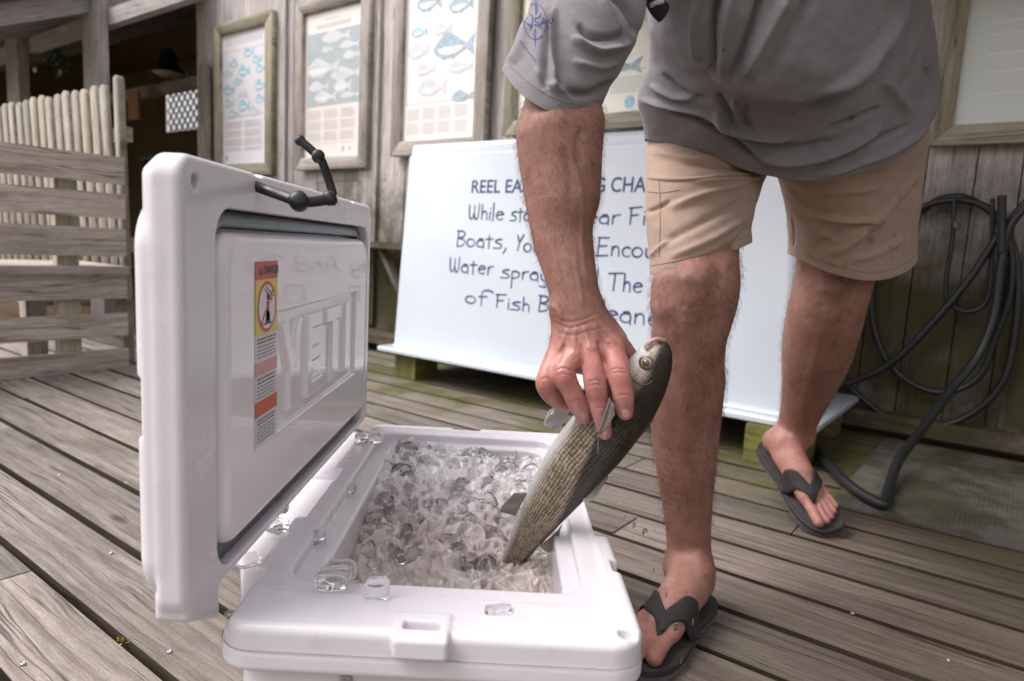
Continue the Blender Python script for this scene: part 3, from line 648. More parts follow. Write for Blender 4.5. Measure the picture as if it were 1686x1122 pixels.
while s_ < 13.:
    e = s_ + .18
    if e < la1 - .3 or s_ > la0: mb.wbox(s_ + .002, e - .003, wbk, wbk + .03, -.2, zbt + 1.3)
    else: mb.wbox(s_ + .002, e - .003, wbk, wbk + .03, -.2, lz0 - .12); mb.wbox(s_ + .002, e - .003, wbk, wbk + .03, lz1 + .1, zbt + 1.3)
    s_ += .18
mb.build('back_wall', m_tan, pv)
mb = MB(); mb.wbox(13., 13.04, 1.9, wbk, -.2, zbt + 1.3); mb.build('side_wall', m_tan, pv)
mb = MB(); mb.wbox(5.2, 5.4, 3.12, 3.15, -.2, zbt + 1.3); mb.wbox(5.38, 5.41, 3.2, wbk, -.2, zbt + 1.3); mb.build('partition', m_tan, pv)
mb = MB(); d_ = .17
c0 = np.array([la0, lz0]); 
for sg in (1, -1):
    for i in range(-16, 26):
        a0 = la1 - .3 + i * d_; p0 = WP(a0, wbk - .012 * sg, lz0 - .12); p1 = WP(a0 + sg * (lz1 - lz0 + .22), wbk - .012 * sg, lz1 + .1)
        # clip to opening
        smin, smax = la1 - .35, la0 + .02; L = (lz1 - lz0 + .22)
        t0, t1 = 0., 1.
        f0 = a0; f1 = a0 + sg * L
        lo = (smin - f0) / (f1 - f0); hi = (smax - f0) / (f1 - f0); lo, hi = min(lo, hi), max(lo, hi); t0 = max(t0, lo); t1 = min(t1, hi)
        if t1 - t0 < .05: continue
        q0 = p0 + (p1 - p0) * t0; q1 = p0 + (p1 - p0) * t1; dirv = (q1 - q0); u_ = dirv / np.linalg.norm(dirv); side = np.cross(u_, NV) * .030
        mb.box(q0 - side / 2, dirv, side, NV * .008)
mb.build('lattice', m_dim, pv)
lamp = thing('pendant_lamp', 'dark dome pendant lamp hanging under the pavilion roof', 'lamp', PW(277, 95, 3.6))
c = PW(277, 108, 3.9); sc_ = 3.9 / 3.05 * .09
rg = []
for rr, zz in ((.25, 1.5), (.55, 1.3), (.8, .9), (.85, .2), (1.15, -.3), (1.5, -.75)): rg.append([c + np.array([rr * sc_ * math.cos(t_), rr * sc_ * math.sin(t_), zz * sc_]) for t_ in np.linspace(0, 2 * math.pi, 20, endpoint=False)])
V, Fs = loft(rg, True, False); obj('lamp_shade', V, Fs, plain('lamp metal', (.02, .02, .022), .4), lamp, smooth=True)
V, Fs = loft([[c + np.array([rr * sc_ * math.cos(t_), rr * sc_ * math.sin(t_), zz * sc_]) for t_ in np.linspace(0, 2 * math.pi, 20, endpoint=False)] for rr, zz in ((1.4, -.72), (.9, -.95), (.2, -1.05))], False, True); obj('diffuser', V, Fs, plain('lamp diffuser', (.6, .58, .55), .5), lamp, smooth=True)
V, Fs = tube_mesh([c + [0, 0, 1.4 * sc_], [c[0], c[1], zbt + .14]], .008, 6); obj('cord', V, Fs, m_hose, lamp)
t = thing('green_table', 'green topped table standing inside the dark pavilion', 'table', WP(7.3, 4.6, 0))
p = PW(248, 258, 4.4); ss, zz = float(p @ DV), float(p[2])
mb = MB(); mb.wbox(ss - .28, ss + .35, 4.4, 5.0, zz - .03, zz); bevel(mb.build('tabletop', plain('green laminate', (.03, .22, .11), .4), t), .004)
for a_ in (-.25, .27):
    for b_ in (4.44, 4.9): mb = MB(); mb.wbox(ss + a_, ss + a_ + .05, b_, b_ + .05, -.02, zz - .031); mb.build('leg', m_dim, t)
mb = MB(); p = PW(219, 150, 3.4); s_ = float(p @ DV); z_ = float(p[2]); mb.wbox(s_ - .1, s_ + .12, 3.4, 3.43, z_ - .28, z_)
o = mb.build('notice_board', plain('orange brown board', (.34, .20, .12), .7), base=p); tag(o, 'small orange brown board behind the end post of the picket fence', 'board')
# garland
m_leaf = plain('garland leaf', (.02, .05, .03), .6)
V = []; Fs = []
for (x0, y0), (x1, y1), n_ in (((95, 45), (100, 125), 110), ((83, 48), (78, 118), 90), ((60, 55), (56, 75), 20), ((88, 60), (84, 120), 60)):
    for i in range(n_):
        f_ = random.random(); c = PW(x0 + (x1 - x0) * f_, y0 + (y1 - y0) * f_, 2.40) + RNG.normal(0, .028, 3); n_v = RNG.normal(0, 1, 3); t1 = np.cross(n_v, [0, 0, 1.]); t1 /= np.linalg.norm(t1); t2 = np.cross(n_v, t1); t2 /= np.linalg.norm(t2)
        r = random.uniform(.012, .028); b = len(V); V += [c + t1 * r, c + t2 * r * .5, c - t1 * r, c - t2 * r * .5]; Fs.append([b, b + 1, b + 2, b + 3])
gl = thing('hanging_garland', 'dark leafy garland hanging from the pavilion beam', 'plant', PW(95, 50, 2.4))
obj('foliage', V, Fs, m_leaf, gl)
m_gl = plain('bulb glass', (.75, .75, .72), .1)
for x, y in ((58, 115), (99, 120)):
    c = PW(x, y, 2.5); V, Fs = loft([[c + np.array([r_ * math.cos(t_), r_ * math.sin(t_), z_]) for t_ in np.linspace(0, 2 * math.pi, 10, endpoint=False)] for r_, z_ in ((.006, .03), (.016, .012), (.018, -.004), (.010, -.02), (.003, -.026))])
    obj('bulb', V, Fs, m_gl, gl, smooth=True)

# ------------------------------------------------------------------ implicit surfaces
def sbox(p, lo, hi, r=.0):
    c = (np.array(lo) + hi) / 2; h = (np.array(hi) - lo) / 2 - r
    q = [np.abs(p[i] - c[i]) - h[i] for i in range(3)]
    return np.sqrt(sum(np.maximum(a, 0) ** 2 for a in q)) + np.minimum(np.maximum(np.maximum(q[0], q[1]), q[2]), 0) - r
def sbox2(p, ax, lo, hi, l0, l1, R, r):
    """box with plan corner radius R in the plane across axis ax, edge radius r along it"""
    i, j = [k for k in range(3) if k != ax]
    ci, cj = (lo[0] + hi[0]) / 2, (lo[1] + hi[1]) / 2
    qi = np.abs(p[i] - ci) - ((hi[0] - lo[0]) / 2 - R); qj = np.abs(p[j] - cj) - ((hi[1] - lo[1]) / 2 - R)
    d2 = np.sqrt(np.maximum(qi, 0) ** 2 + np.maximum(qj, 0) ** 2) + np.minimum(np.maximum(qi, qj), 0) - R
    dz = np.abs(p[ax] - (l0 + l1) / 2) - (l1 - l0) / 2
    a = d2 + r; b = dz + r
    return np.sqrt(np.maximum(a, 0) ** 2 + np.maximum(b, 0) ** 2) + np.minimum(np.maximum(a, b), 0) - r
def smin(a, b, k):
    h = np.maximum(k - np.abs(a - b), 0) / k; return np.minimum(a, b) - h * h * k * .25
def smax(a, b, k): return -smin(-a, -b, k)
def surface_nets(V, o, h):
    ins = V < 0; nx, ny, nz = V.shape
    cnt = np.zeros((nx - 1, ny - 1, nz - 1), np.uint8); ac = np.zeros((3,) + cnt.shape, np.float32)
    sl = lambda a, n: slice(a, n - 1 + a)
    for ax in range(3):
        for b in (0, 1):
            for c in (0, 1):
                oa = [0, 0, 0]; ob = [0, 0, 0]; others = [k for k in range(3) if k != ax]
                oa[others[0]] = b; oa[others[1]] = c; ob[:] = oa; ob[ax] = 1
                A = V[sl(oa[0], nx), sl(oa[1], ny), sl(oa[2], nz)]; B = V[sl(ob[0], nx), sl(ob[1], ny), sl(ob[2], nz)]
                m = (A < 0) != (B < 0)
                t = np.where(m, A / np.where(m, A - B, 1), 0).astype(np.float32)
                cnt += m
                for k in range(3):
                    ac[k] += t if k == ax else (m * np.float32(oa[k]))
    on = cnt > 0; idx = np.full(cnt.shape, -1, np.int64); ii = np.argwhere(on); idx[on] = np.arange(len(ii))
    pos = np.stack([ac[k][on] / cnt[on] for k in range(3)], 1) + ii
    P_ = np.array(o) + pos * h; Q = []
    for ax in range(3):
        a1, a2 = [(1, 2), (2, 0), (0, 1)][ax]
        sA = [slice(1, n - 1) for n in V.shape]; sA[ax] = slice(0, V.shape[ax] - 1); sB = list(sA); sB[ax] = slice(1, V.shape[ax])
        m = ins[tuple(sA)] != ins[tuple(sB)]; e = np.argwhere(m)
        if not len(e): continue
        for k in range(3):
            if k != ax: e[:, k] += 1
        s = ins[e[:, 0], e[:, 1], e[:, 2]]
        def cid(d1, d2):
            c = e.copy(); c[:, a1] += d1; c[:, a2] += d2; return idx[c[:, 0], c[:, 1], c[:, 2]]
        q = np.stack([cid(-1, -1), cid(0, -1), cid(0, 0), cid(-1, 0)], 1); q[~s] = q[~s][:, ::-1]; Q.append(q)
    return P_, np.concatenate(Q)
def grid(lo, hi, h):
    lo = np.array(lo, float); n = np.ceil((np.array(hi) - lo) / h).astype(int) + 1
    return lo, tuple((lo[i] + h * np.arange(n[i], dtype=np.float32)).reshape([-1 if k == i else 1 for k in range(3)]).astype(np.float32) for i in range(3))

# ------------------------------------------------------------------ cooler
def onX(x, y, X):
    d = ray(x, y); return CC + d * (X / d[0])
m_pl = M('white rotomoulded plastic', .30, (.72, .685, .72)); m_pl.b.inputs['Subsurface Weight'].default_value = .0
v = m_pl.vec('Object'); n1 = m_pl.noise(v, 9, 6, .65); n2 = m_pl.noise(v, 60, 3, .6)
sm = m_pl.ramp(m_pl.noise(m_pl.vec('Object', (1, 1, 1)), 22, 6, .7), [(.60, 0.), (.70, 1.)])
c_ = m_pl.mix(1, (.70, .675, .705), m_pl.ramp(n1, [(.3, .955), (.7, 1.02)]), 'MULTIPLY')
m_pl.col(m_pl.mix(m_pl.math('ADD', m_pl.math('MULTIPLY', sm, .22), m_pl.math('MULTIPLY', m_pl.ramp(m_pl.noise(m_pl.vec('Object', (140, 9, 40)), 1, 4, .6), [(.66, 0.), (.74, 1.)]), .25), True), c_, (.46, .40, .36)))
m_pl.l(m_pl.math('ADD', m_pl.math('MULTIPLY', n1, .22), .14), m_pl.b.inputs['Roughness']); m_pl.bump(n2, .06, .0006)
m_lin = M('glossy white liner', .36, (.80, .775, .80)); v = m_lin.vec('Object'); n1 = m_lin.noise(v, 14, 4); m_lin.bump(n1, .03, .002)
m_lin.b.inputs['Coat Weight'].default_value = .6; m_lin.b.inputs['Coat Roughness'].default_value = .03; m_lin.b.inputs['Specular IOR Level'].default_value = .2
cooler = thing('cooler', 'open white hard cooler filled with crushed ice, its lid standing upright on the left', 'cooler', (-.07, .97, 0))
def yaw(Pn):
    Pn = np.array(Pn); Pn[:, 0] += -.0137 * (Pn[:, 1] - .6); return Pn
X0, X1, Y0, Y1 = -.268, .144, .598, 1.338
h = .002
lo, p = grid((-.334, .572, .20), (.156, 1.352, .316), h)
d = sbox2(p, 2, (X0, Y0), (X1, Y1), .262, .306, .035, .0085)
d = smin(d, sbox2(p, 2, (X0 - .0015, Y0 - .0015), (X1 + .0015, Y1 + .0015), .258, .2815, .036, .006), .001)
d = smin(d, sbox2(p, 2, (X0 + .012, Y0 + .014), (X1 - .012, Y1 - .014), .15, .29, .04, .004), .004)
d = smin(d, smax(sbox2(p, 2, (-.322, .64), (-.24, 1.318), .27, .3045, .02, .006), (-p[0] - .400 * p[1]) * .92, .008), .006)
d = smin(d, sbox(p, (-.097, Y0 - .014, .286), (-.044, .634, .3085), .004), .003)                       # front catch block
d = smax(d, -sbox2(p, 2, (-.262 + .004, .668), (.1205, 1.31), .3025, .35, .035, .002), .003)           # gasket land
d = smax(d, -sbox2(p, 2, (-.230, .697), (.094, 1.285), .286, .35, .03, .002), .004)                   # ledge
d = smax(d, -sbox2(p, 2, (-.202, .704), (.074, 1.270), .0, .35, .03, .001), .005)                     # the well
d = smax(d, -sbox(p, (-.34, .50, .2905), (-.2575, 1.40, .36), .003), .004)                            # hinge trough
d = smax(d, -sbox(p, (-.34, .86, .281), (-.2575, 1.06, .36), .003), .004)
d = smax(d, -sbox(p, (.1245, .845, .20), (.20, 1.26, .40), .004), .003)
d = smax(d, -sbox(p, (.134, .748, .285), (.20, .778, .40), .003), .003)
d = smax(d, -sbox(p, (-.099, 1.322, .20), (-.044, 1.40, .40), .003), .003)
d = smax(d, -sbox(p, (-.089, .6025, .296), (-.053, .6165, .35), .003), .002)
q_ = np.sqrt((p[0] - .1265) ** 2 + ((p[1] - .6175) * 1.0) ** 2) - .0085; d = smax(d, -np.maximum(q_, .294 - p[2]), .002)
for ya, yb in ((.735, .865), (1.065, 1.265)):
    cy = np.sqrt((p[0] + .2625) ** 2 + (p[2] - .290) ** 2) - .013; cy = smax(cy, np.abs(p[1] - (ya + yb) / 2) - (yb - ya) / 2, .003); d = smin(d, cy, .003)
d = np.maximum(d, (.204 - p[2]) + 0 * d)
Vb, Fb = surface_nets(d, lo, h)
rgs = []
def rr2(x0, x1, y0, y1, r, z, n=8):
    out = []
    for cx, cy, a0 in ((x1 - r, y1 - r, 0), (x0 + r, y1 - r, 90), (x0 + r, y0 + r, 180), (x1 - r, y0 + r, 270)):
        for i in range(n + 1):
            t_ = rad(a0 + 90 * i / n); out.append(np.array((cx + r * math.cos(t_), cy + r * math.sin(t_), z)))
    return out
b_ = lambda g, z: rr2(X0 + .013 + g, X1 - .013 - g, Y0 + .015 + g, Y1 - .015 - g, .035, z)
Vl, Fl = loft([b_(.03, .0), b_(.022, .004), b_(.02, .012), b_(.001, .2055)], True, False)
wl = lambda g, z: rr2(-.202 + g, .074 - g, .704 + g, 1.270 - g, .03, z)
Vi, Fi = loft([wl(0, .206), wl(.01, .05), wl(.012, .04)], False, True)
Vi2 = [x for x in Vi]; Fi = [f[::-1] for f in Fi]
n0 = len(Vb); n1_ = len(Vl)
V = np.concatenate([Vb, Vl, Vi2]); Fs = Fb.tolist() + [[i + n0 for i in f] for f in Fl] + [[i + n0 + n1_ for i in f] for f in Fi]
obj('body', yaw(V), Fs, m_pl.m, cooler, smooth=True)
# seam line
seam = yaw(np.array(rr2(X0 - .0018, X1 + .0018, Y0 - .0018, Y1 + .0018, .036, .2812))); seam = np.concatenate([seam, seam[:1]]); sg_ = []
for a_, b__ in zip(seam[:-1], seam[1:]):
    for t_ in np.linspace(0, 1, 2 if np.linalg.norm(b__ - a_) < .1 else 60, endpoint=False): sg_.append(a_ + (b__ - a_) * t_)
seam = np.array(sg_); seam[:, 0] = np.where((seam[:, 0] > .13 - .0137 * .5) & (seam[:, 1] > .846) & (seam[:, 1] < 1.258), .1242 - .0137 * (seam[:, 1] - .6), seam[:, 0]); seam = np.concatenate([seam, seam[:1]])
V, Fs = tube_mesh(seam, .00055, 5); obj('seam', V, Fs, plain('seam shadow line', (.30, .28, .30), .6), cooler)
def ballscrew(pn, nrm, r, par):
    n = Vector(nrm).normalized(); q = n.to_track_quat('Z', 'Y'); rg = []
    for rr, zz in ((1, 0), (1, .15), (.93, .38), (.75, .58), (.5, .7), (.46, .5), (.2, .45)):
        rg.append([np.array(pn) + np.array(q @ Vector((rr * r * math.cos(t), rr * r * math.sin(t), zz * r))) for t in np.linspace(0, 2 * math.pi, 20, endpoint=False)])
    V, Fs = loft(rg, False, True); return obj('screw', V, Fs, m_screw.m, par, smooth=True)
ballscrew((-.2685, .640, .2908), (0, 0, 1), .0052, cooler); ballscrew(P(570, 1119, .6115), (0, -1, .1), .0062, cooler)
# small rope end beside screw
V, Fs = tube_mesh(smooth_path([P(566, 1120, .604), P(560, 1112, .603), P(553, 1103, .606)], 5), .0009, 6); obj('thread', V, Fs, plain('grey thread', (.35, .33, .35), .8), cooler)

# lid
XI = -.279
lo, p = grid((-.334, .562, .270), (-.262, 1.326, .745), h)
rimz0, rimz1, ly0, ly1 = .319, .7345, .572, 1.316
d = sbox2(p, 0, (ly0, rimz0), (ly1, rimz1), -.308, XI, .022, .007)
dome = sbox2(p, 0, (ly0 + .001, rimz0 + .004), (ly1 - .001, .708), -.3255, -.285, .055, .016); d = smin(d, dome, .004)
for ya in (ly0 + .002, ly1 - .06): d = smin(d, sbox(p, (-.3175, ya, .62), (-.285, ya + .058, .7275), .014), .004)
d = smin(d, smax(sbox(p, (-.311, .577, .272), (XI, .642, .345), .004), (.3165 - (p[1] - .58) * .50) - p[2], .004), .004)
d = smax(d, -sbox(p, (-.36, .50, .488), (-.3185, 1.40, .542), .002), .003)                               # hand slot in the outer shell
for ya in (.748, 1.172): d = smax(d, -sbox(p, (-.345, ya - .012, .7305), (XI + .01, ya + .012, .76), .001), .001)
d = smax(d, -sbox2(p, 0, (.638, .331), (1.285, .693), -.3035, -.2, .035, .002), .003)
q_ = np.sqrt((p[1] - .599) ** 2 + (p[2] - .712) ** 2) - .007; d = smax(d, -np.maximum(q_, (XI - .012) - p[0]), .002)
Vd, Fd = surface_nets(d, lo, h)
lid = obj('lid', Vd, Fd, m_pl.m, cooler, smooth=True)
XP = XI + .0035
h2 = .0018
lo, p = grid((-.314, .640, .335), (-.268, 1.286, .69), h2)
d = sbox2(p, 0, (.648, .3485), (1.277, .671), -.306, XP, .035, .016)
Rf = .0045
fr = sbox(p, (XP - Rf, .792, .438), (XP + .03, 1.187, .580), .001); d = smax(d, -fr, .0022)
def seg(y0, z0, y1, z1, wd):
    by, bz = y1 - y0, z1 - z0; L2 = by * by + bz * bz
    t_ = np.clip(((p[1] - y0) * by + (p[2] - z0) * bz) / L2, 0, 1); return np.sqrt((p[1] - y0 - by * t_) ** 2 + (p[2] - z0 - bz * t_) ** 2) - wd
def rc(y0, z0, y1, z1): return np.maximum(np.abs(p[1] - (y0 + y1) / 2) - (y1 - y0) / 2, np.abs(p[2] - (z0 + z1) / 2) - (z1 - z0) / 2)
zb_, zt_ = .451, .567; W_ = .0125
L_ = []
# big block letters
def slab(y0, z0, y1, z1, wd):   # square ended stroke
    by, bz = y1 - y0, z1 - z0; L = math.hypot(by, bz); u = ((p[1] - y0) * by + (p[2] - z0) * bz) / L; v_ = ((p[1] - y0) * bz - (p[2] - z0) * by) / L
    return np.maximum(np.abs(v_) - wd, np.maximum(-u, u - L))
zc_ = .512
yk = np.maximum(np.minimum(slab(.812, zt_ + .01, .848, zc_ - .006, .0125), slab(.884, zt_ + .01, .848, zc_ - .006, .0125)), p[2] - zt_)
L_.append(np.minimum(yk, rc(.8355, zb_, .8605, zc_ + .006)))
L_.append(np.minimum(rc(.908, zb_, .933, zt_), np.minimum(rc(.908, zb_, .984, zb_ + .023), np.minimum(rc(.908, zt_ - .023, .984, zt_), rc(.908, .498, .974, .520)))))
L_.append(np.minimum(rc(.998, zt_ - .024, 1.092, zt_), rc(1.032, zb_, 1.058, zt_)))
L_.append(rc(1.110, zb_, 1.138, zt_))
lt = L_[0]
for a_ in L_[1:]: lt = np.minimum(lt, a_)
lt = np.maximum(lt + (p[0] - (XP - Rf)) * .35, np.maximum(p[0] - (XP + .0008), (XP - .02) - p[0]))
d = smin(d, lt, .0012)
Vd, Fd = surface_nets(d, lo, h2)
obj('liner', Vd, Fd, m_lin.m, lid, smooth=True)
m_gas = plain('blue black rubber gasket', (.05, .062, .075), .30, .3, 50)
def rrz(y0, y1, z0, z1, r, x, n=8):
    return [np.array((x, q[0], q[1])) for q in [(a_[0], a_[1]) for a_ in rr2(y0, y1, z0, z1, r, 0, n)]]
gp = rrz(.6455, 1.2805, .340, .6865, .035, 0)
rgx = []
for x_, g_ in ((-.303, -.009), (-.2935, -.009), (-.2905, -.006), (-.2895, .0), (-.2905, .006), (-.2935, .009), (-.303, .009)):
    rgx.append([np.array((x_, a_[1], a_[2])) for a_ in rrz(.6475 + g_, 1.2775 - g_, .3405 + g_, .6825 - g_, .035 - g_, 0)])
V, Fs = loft(rgx, False, False); obj('gasket', V, Fs, m_gas, lid, smooth=True)
# warning label
def lab(yy, zz, dx=.0): return (XP + .0004 + dx, yy, zz)
class LP:
    def __init__(s): s.V = []; s.F = []
    def poly(s, pts, dx): b = len(s.V); s.V += [lab(y, z, dx) for y, z in pts]; s.F.append(list(range(b, b + len(pts)))); return s
    def rect(s, y0, z0, y1, z1, dx=.0002): return s.poly([(y0, z0), (y1, z0), (y1, z1), (y0, z1)], dx)
    def bar(s, y0, z0, y1, z1, wd, dx=.0006):
        L = math.hypot(y1 - y0, z1 - z0); ny, nz = -(z1 - z0) / L * wd / 2, (y1 - y0) / L * wd / 2
        return s.poly([(y0 - ny, z0 - nz), (y1 - ny, z1 - nz), (y1 + ny, z1 + nz), (y0 + ny, z0 + nz)], dx)
    def build(s, name, mat, par): return obj(name, s.V, s.F, mat, par)
ly_, lyb = .723, .791; K = lyb - ly_
lbl = LP().rect(ly_, .434, lyb, .641, 0).build('warning_label', plain('label white', (.66, .64, .66), .4, .03), lid)
def zl(y): return .641 - (y - 430) / (745 - 430) * (.641 - .434)
m_red = plain('label red', (.55, .09, .07), .5, .12, 80); m_yel = plain('label yellow', (.72, .55, .10), .5, .08, 40); m_blk = plain('label black', (.05, .045, .06), .5); m_or = plain('label orange', (.55, .10, .03), .5, .2, 60); m_pk = plain('label worn pink', (.62, .32, .32), .5, .12, 60)
LP().rect(ly_, zl(460), lyb, zl(430), .0003).build('red_header', m_red, lbl)
LP().rect(ly_, zl(553), lyb, zl(460), .0003).build('yellow_panel', m_yel, lbl)
LP().rect(ly_, zl(620), lyb, zl(598), .0003).build('pink_band', m_pk, lbl); LP().rect(ly_, zl(690), lyb, zl(664), .0003).build('orange_band', m_or, lbl)
cy_, cz_ = (ly_ + lyb) / 2, (zl(553) + zl(460)) / 2; r_ = .0285
cyc = lambda r, dx, n=32: [(cy_ + r * math.cos(t), cz_ + r * math.sin(t)) for t in np.linspace(0, 2 * math.pi, n, endpoint=False)]
LP().poly(cyc(r_, 0), .0005).build('prohibition_disc', m_red, lbl); LP().poly(cyc(r_ * .86, 0), .0007).build('disc_field', plain('label disc white', (.68, .66, .68), .4), lbl)
pic = LP(); pic.bar(cy_ + .002, cz_ - .016, cy_ + .002, cz_ + .006, .008, .0009); pic.poly([(cy_ - .002, cz_ - .004), (cy_ + .008, cz_ - .006), (cy_ + .010, cz_ - .018), (cy_ - .006, cz_ - .018)], .0009)
pic.poly([(cy_ + .002 + .0042 * math.cos(t), cz_ + .011 + .0042 * math.sin(t)) for t in np.linspace(0, 2 * math.pi, 12, endpoint=False)], .0009)
pic.bar(cy_ - .008, cz_ + .020, cy_ + .016, cz_ + .006, .002, .0009); pic.bar(cy_ - .004, cz_ + .0225, cy_ + .019, cz_ + .010, .0018, .0009); pic.bar(cy_ - .014, cz_ - .019, cy_ + .014, cz_ - .019, .0018, .0009)
pic.build('pictogram', m_blk, lbl)
LP().bar(cy_ - r_ * .66, cz_ - r_ * .66, cy_ + r_ * .66, cz_ + r_ * .66, .0035, .0011).build('prohibition_bar', m_red, lbl)
tx = LP(); tri = LP(); tri.poly([(ly_ + .010, zl(452)), (ly_ + .020, zl(452)), (ly_ + .015, zl(438))], .0006)
for i_, (y_, n_) in enumerate([(y_, 1) for y_ in (559, 565)] + [(y_, 0) for y_ in (572, 578, 584, 590)] + [(y_, 2) for y_ in (626, 633)] + [(y_, 0) for y_ in (640, 646, 652, 658)] + [(y_, 2) for y_ in (697, 703)] + [(y_, 0) for y_ in (710, 716, 722, 728, 734)]):
    a_ = ly_ + .006
    while a_ < lyb - .010:
        l_ = random.uniform(.004, .011); tx.bar(a_, zl(y_), min(a_ + l_, lyb - .006), zl(y_), .0016 if n_ else .0010, .0006); a_ += l_ + .002
tri.build('hazard_triangle', m_blk, lbl); tx.build('print_text', m_blk, lbl)
text_part('header_text', 'DANGER', m_blk, lbl, lambda x, y, z: (XP + .001, ly_ + .023 + x * .95, zl(451) + y), .0125, .0004)

# rubber latches
m_rub = plain('black latch rubber', (.007, .007, .008), .38, .3, 60)
def latch(pts, rw, knob, ki, flatup, par=lid):
    q = smooth_path(pts, 8); V, Fs = tube_mesh(q, rw, 12, True, .62, flatup)
    L = obj('latch', V, Fs, m_rub, par, smooth=True)
    rg = []; c = np.array(pts[ki]); ax = np.array(flatup, float); ax /= np.linalg.norm(ax); n = Vector(ax).to_track_quat('Z', 'Y')
    for rr, zz in ((.2, -1.15), (.7, -1.05), (1, -.7), (1.04, 0), (1, .7), (.7, 1.05), (.2, 1.15)):
        rg.append([c + np.array(n @ Vector((rr * knob * math.cos(t), rr * knob * math.sin(t), zz * knob * .8))) for t in np.linspace(0, 2 * math.pi, 18, endpoint=False)])
    V, Fs = loft(rg); obj('latch_knob', V, Fs, m_rub, L, smooth=True)
    T = q[-1] - q[-6]; T /= np.linalg.norm(T); sd = np.cross(T, ax); sd /= np.linalg.norm(sd)
    V, Fs = tube_mesh([q[-1] - T * .0095 - sd * .001, q[-1] - T * .002, q[-1] + T * .0015], [.0078, .0085, .006], 10, True, .5, flatup); obj('latch_grip', V, Fs, m_rub, L, smooth=True)
latch([P(412, 303, .735), P(440, 314, .735), P(466, 323, .72), P(492, 332, .71), P(520, 332, .72), P(550, 326, .735)], [.0085] * 9 + [.0075] * 10 + [.006] * 6 + [.009] * 10 + [.0085] * 6 if False else .0058, .0098, 3, (.15, -1, .25))
latch([P(549, 322, 1.075), P(541, 296, 1.075), P(531, 268, 1.07), P(524, 258, 1.07), P(509, 244, 1.07), P(490, 228, 1.07)], .0066, .0098, 3, (.3, -1, .1))

# ------------------------------------------------------------------ ice
def zice(x, y):
    z = .222 + .060 * np.clip((y - .86) / .32, 0, 1) ** .8 + .010 * np.sin(x * 23 + 1) * np.sin(y * 19) + .012 * np.exp(-((x + .19) ** 2) / .002)
    return z + .022 * np.exp(-((x - .055) ** 2 / .0012 + (y - .86) ** 2 / .004))
gx = np.linspace(-.207, .079, 230); gy = np.linspace(.70, 1.276, 440); rs_ = np.random.default_rng(11); NS_ = 1000
XX, YY = np.meshgrid(gx, gy); sd_ = np.stack([rs_.uniform(-.21, .08, NS_), rs_.uniform(.69, 1.28, NS_)], 1); sl_ = rs_.normal(0, .42, (NS_, 2)); hh_ = rs_.normal(.0, .0028, NS_); aa_ = rs_.uniform(0, math.pi, NS_); an_ = rs_.uniform(1.0, 2.2, NS_)
best = np.full(XX.shape, 1e9); ZZ = np.zeros(XX.shape)
for k_ in range(NS_):
    i0, i1 = np.searchsorted(gx, [sd_[k_, 0] - .02, sd_[k_, 0] + .02]); j0, j1 = np.searchsorted(gy, [sd_[k_, 1] - .02, sd_[k_, 1] + .02]); dx = XX[j0:j1, i0:i1] - sd_[k_, 0]; dy = YY[j0:j1, i0:i1] - sd_[k_, 1]
    u_ = dx * math.cos(aa_[k_]) + dy * math.sin(aa_[k_]); v_ = -dx * math.sin(aa_[k_]) + dy * math.cos(aa_[k_]); dd = np.hypot(u_, v_ * an_[k_]); m_ = dd < best[j0:j1, i0:i1]
    best[j0:j1, i0:i1][m_] = dd[m_]; ZZ[j0:j1, i0:i1][m_] = (hh_[k_] + sl_[k_, 0] * dx + sl_[k_, 1] * dy - 9 * dd ** 2)[m_]
ZZ = zice(XX, YY) - .0035 + np.clip(ZZ, -.009, .008); ZZ = .5 * ZZ + .5 * (np.roll(ZZ, 1, 0) + np.roll(ZZ, -1, 0) + np.roll(ZZ, 1, 1) + np.roll(ZZ, -1, 1)) / 4; ZZ = .5 * ZZ + .5 * (np.roll(ZZ, 1, 0) + np.roll(ZZ, -1, 0) + np.roll(ZZ, 1, 1) + np.roll(ZZ, -1, 1)) / 4
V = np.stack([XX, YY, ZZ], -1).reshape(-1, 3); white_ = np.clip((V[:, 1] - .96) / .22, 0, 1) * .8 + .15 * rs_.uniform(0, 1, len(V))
n = len(gx); jj, ii = np.meshgrid(np.arange(len(gy) - 1), np.arange(n - 1), indexing='ij'); Fs = np.stack([jj * n + ii, jj * n + ii + 1, (jj + 1) * n + ii + 1, (jj + 1) * n + ii], -1).reshape(-1, 4)
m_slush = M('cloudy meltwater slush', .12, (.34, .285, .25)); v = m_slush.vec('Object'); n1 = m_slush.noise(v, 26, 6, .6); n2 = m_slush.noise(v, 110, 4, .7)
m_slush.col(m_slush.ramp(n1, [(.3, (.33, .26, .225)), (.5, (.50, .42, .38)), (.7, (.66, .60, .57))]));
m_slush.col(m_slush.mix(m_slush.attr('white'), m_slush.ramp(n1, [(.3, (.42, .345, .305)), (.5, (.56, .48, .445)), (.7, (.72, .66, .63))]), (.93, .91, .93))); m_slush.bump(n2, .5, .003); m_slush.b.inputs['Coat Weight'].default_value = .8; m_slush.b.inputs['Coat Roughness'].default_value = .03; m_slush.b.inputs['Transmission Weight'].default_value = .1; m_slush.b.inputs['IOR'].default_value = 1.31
m_slush.b.inputs['Subsurface Weight'].default_value = .85; m_slush.b.inputs['Subsurface Radius'].default_value = (1., .9, .85); m_slush.b.inputs['Subsurface Scale'].default_value = .010
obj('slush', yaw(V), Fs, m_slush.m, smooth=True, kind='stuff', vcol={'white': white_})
def ico():
    bm = bmesh.new(); bmesh.ops.create_icosphere(bm, subdivisions=3, radius=1); V = np.array([v.co[:] for v in bm.verts]); Fc = np.array([[v.index for v in f.verts] for f in bm.faces]); bm.free(); return V, Fc
